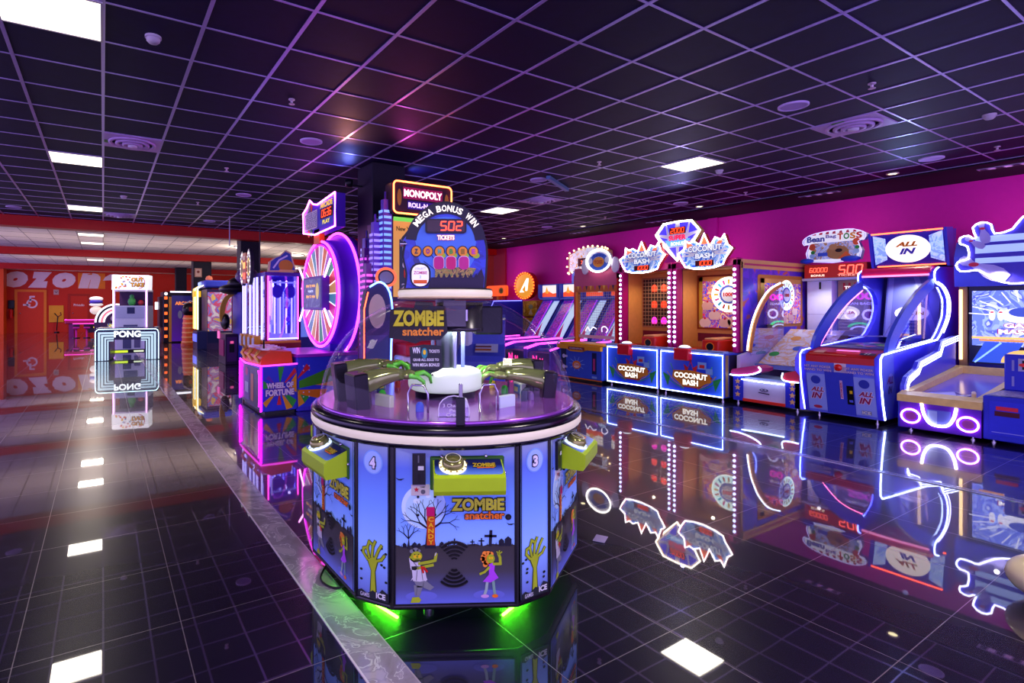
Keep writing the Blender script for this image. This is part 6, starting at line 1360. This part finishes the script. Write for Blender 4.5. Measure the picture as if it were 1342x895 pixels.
# soft light from the ceiling panels; the pair behind the camera is added fill
for x, y in ((-.3,4.34),(-.3,8.54),(-.3,12.74),(6.9,4.46),(6.9,8.66),(-.3,.14),(3.3,.14)):
    lamp('panel_glow', 'AREA', (x,y,H-.03), 75 if y < 1 else 11, (1,.9,.78), .56, (x,y,0))
for x, y in ((-.28,17.2),(-.28,19.5),(-.28,26.5),(-.28,32.2)):
    lamp('panel_glow', 'AREA', (x,y,H-.05), 60, (1,.86,.72), .56, (x,y,0))
for x, y in ((9.91,3.25),(9.98,9.3),(9.83,12.15),(10.5,1.9)):
    lamp('downlight_glow', 'SPOT', (x,y,H-.02), 40, (1,.85,.6), .05, (x,y,0), spot_size=2.2, spot_blend=.6)
# hall beyond: further ceiling lamps; first an added fill light inside the clear dome
lamp('dome_glow', 'AREA', (1.7, 2.55, 1.295), 5., (.95,1,.95), .16, (1.7,2.55,0))
_l = None
for x, y, l in ((6.2, 19.9, 'round pale lamp in the far ceiling, right of the black columns'), (8.2, 27., 'farthest round pale lamp in the far ceiling'), (3.9, 18.2, 'round pale lamp in the far ceiling nearest the red beam')):
    if _l is None:
        _l = t = thing('round_ceiling_lamp', l, 'light', (x, y, H-.02), 0, 'round lamps in the far ceiling'); M().lathe([(.26,0),(.26,-.03),(.2,-.05),(0,-.055)], E('#fff0e0', 8.), 24).build('diffuser', t); M().lathe([(.26,0),(.29,0),(.29,-.03),(.26,-.03)], STEEL, 24).build('rim', t)
    else: copy_thing(_l, (x, y, H-.02), l)
for x, y in ((6.2,19.9),(8.2,27.),(3.9,18.2)): lamp('round_glow', 'POINT', (x,y,H-.5), 40, (1,.85,.72), .15)
def wash(name, loc, sx, sy, power, col, aim):
    o = lamp(name, 'AREA', loc, power, col, sx, aim); o.data.shape = 'RECTANGLE'; o.data.size = sx; o.data.size_y = sy
    return o
# unseen area lights added above the games to brighten the magenta wall
for y in (2.2, 4.2, 6.4, 8.6, 11., 13.2):
    wash('wall_wash', (10.7, y, 2.45), .25, 1.6, 4.5, (1, .45, .85), (11.45, y, 2.75))
# unseen lights added in mid-air to brighten the ceilings from below
for y in (18.4, 26., 33.):
    wash('hall_uplight', (2.5, y, 2.3), 11, 2.5, 55, (1, .78, .72), (2.5, y+.01, H))
for (x, y, z), tx, ty, c, p in (((2.6,6.3,3.1),2.2,4.0,(1,.35,.1),5), ((3.3,6.1,3.0),3.6,4.0,(1,.1,.6),5), ((3.3,6.1,3.0),5.2,5.4,(.3,.3,1),6), ((8.4,5.6,2.95),6.6,5.6,(.4,.4,1),8), ((9.9,3.1,2.7),8.6,3.2,(.3,.5,1),8)):  # coloured spots added to tint the ceiling bars
    lamp('ceiling_spot', 'SPOT', (x,y,z), p*3, c, .03, (tx,ty,H), spot_size=1.9, spot_blend=.9)
# fill lights added inside the games, with no fitting of their own
for x, y, z, p, s_, c in ((8.5,6.24,2.02,7,.3,(1,.85,.65)), (8.5,5.13,2.02,7,.3,(1,.85,.65)), (9.9,4.2,1.84,6,.3,(.95,.92,1)), (10.05,3.13,1.84,6,.3,(.85,.85,1)), (9.2,7.4,1.95,4,.3,(1,.8,.9)), (9.6,2.1,1.9,6,.4,(.9,.85,1)), (2.78,10.2,1.96,6,.3,(.8,.75,1)), (2.9,9.75,1.96,3,.2,(.9,.8,1))):
    lamp('cabinet_lamp', 'SPOT', (x,y,z), p*2.2, c, .025, (x,y,0), spot_size=2.6, spot_blend=.8)
# blue uplights clipped on the black column
for n, (x, y) in enumerate(((2.9, 6.95), (3.75, 6.75))):
    t = thing('blue_uplight', ('small blue uplight on the left side of the black column behind the wheel sign', 'small blue uplight on the right side of the black column above the orange neon header')[n], 'light', (x, y, 3.08))
    M().lathe([(.0,0),(.05,0),(.06,.1),(.05,.105),(.0,.1)], BLK, 14).build('housing', t); M().lathe([(.045,.106),(0,.108)], E('#5070ff', 3.), 14).build('lens', t); M().box(.0 if n==0 else -.155,.205 if n==0 else .0,-.01,.01,.02,.04,BLK).build('bracket', t)
    lamp('uplight_glow', 'SPOT', (x,y,3.19), 30, (.2,.25,1), .04, (x+(-.25 if n==0 else .3),y-.1,H), spot_size=2.6, spot_blend=.8)
cam = bpy.data.cameras.new('camera'); co = bpy.data.objects.new('camera', cam); COL.objects.link(co); sc.camera = co
cam.sensor_width = 36; cam.lens = 707/1342*36; cam.shift_x = (671-565)/1342; cam.shift_y = -(447.5-401)/1342
cam.clip_start = .05; cam.clip_end = 200
co.location = (0,0,1.44); co.rotation_euler = (PI/2, 0, -math.radians(31.3))
sc.view_settings.view_transform = 'Standard'; sc.view_settings.look = 'None'; sc.view_settings.gamma = 1; sc.view_settings.use_curve_mapping = False
sc.view_settings.exposure = 0.
sc.cycles.max_bounces = 8; sc.cycles.glossy_bounces = 4; sc.cycles.diffuse_bounces = 3; sc.cycles.transparent_max_bounces = 24; sc.cycles.sample_clamp_indirect = 4
sc.cycles.caustics_reflective = False; sc.cycles.caustics_refractive = False
sc.cycles.use_denoising = True
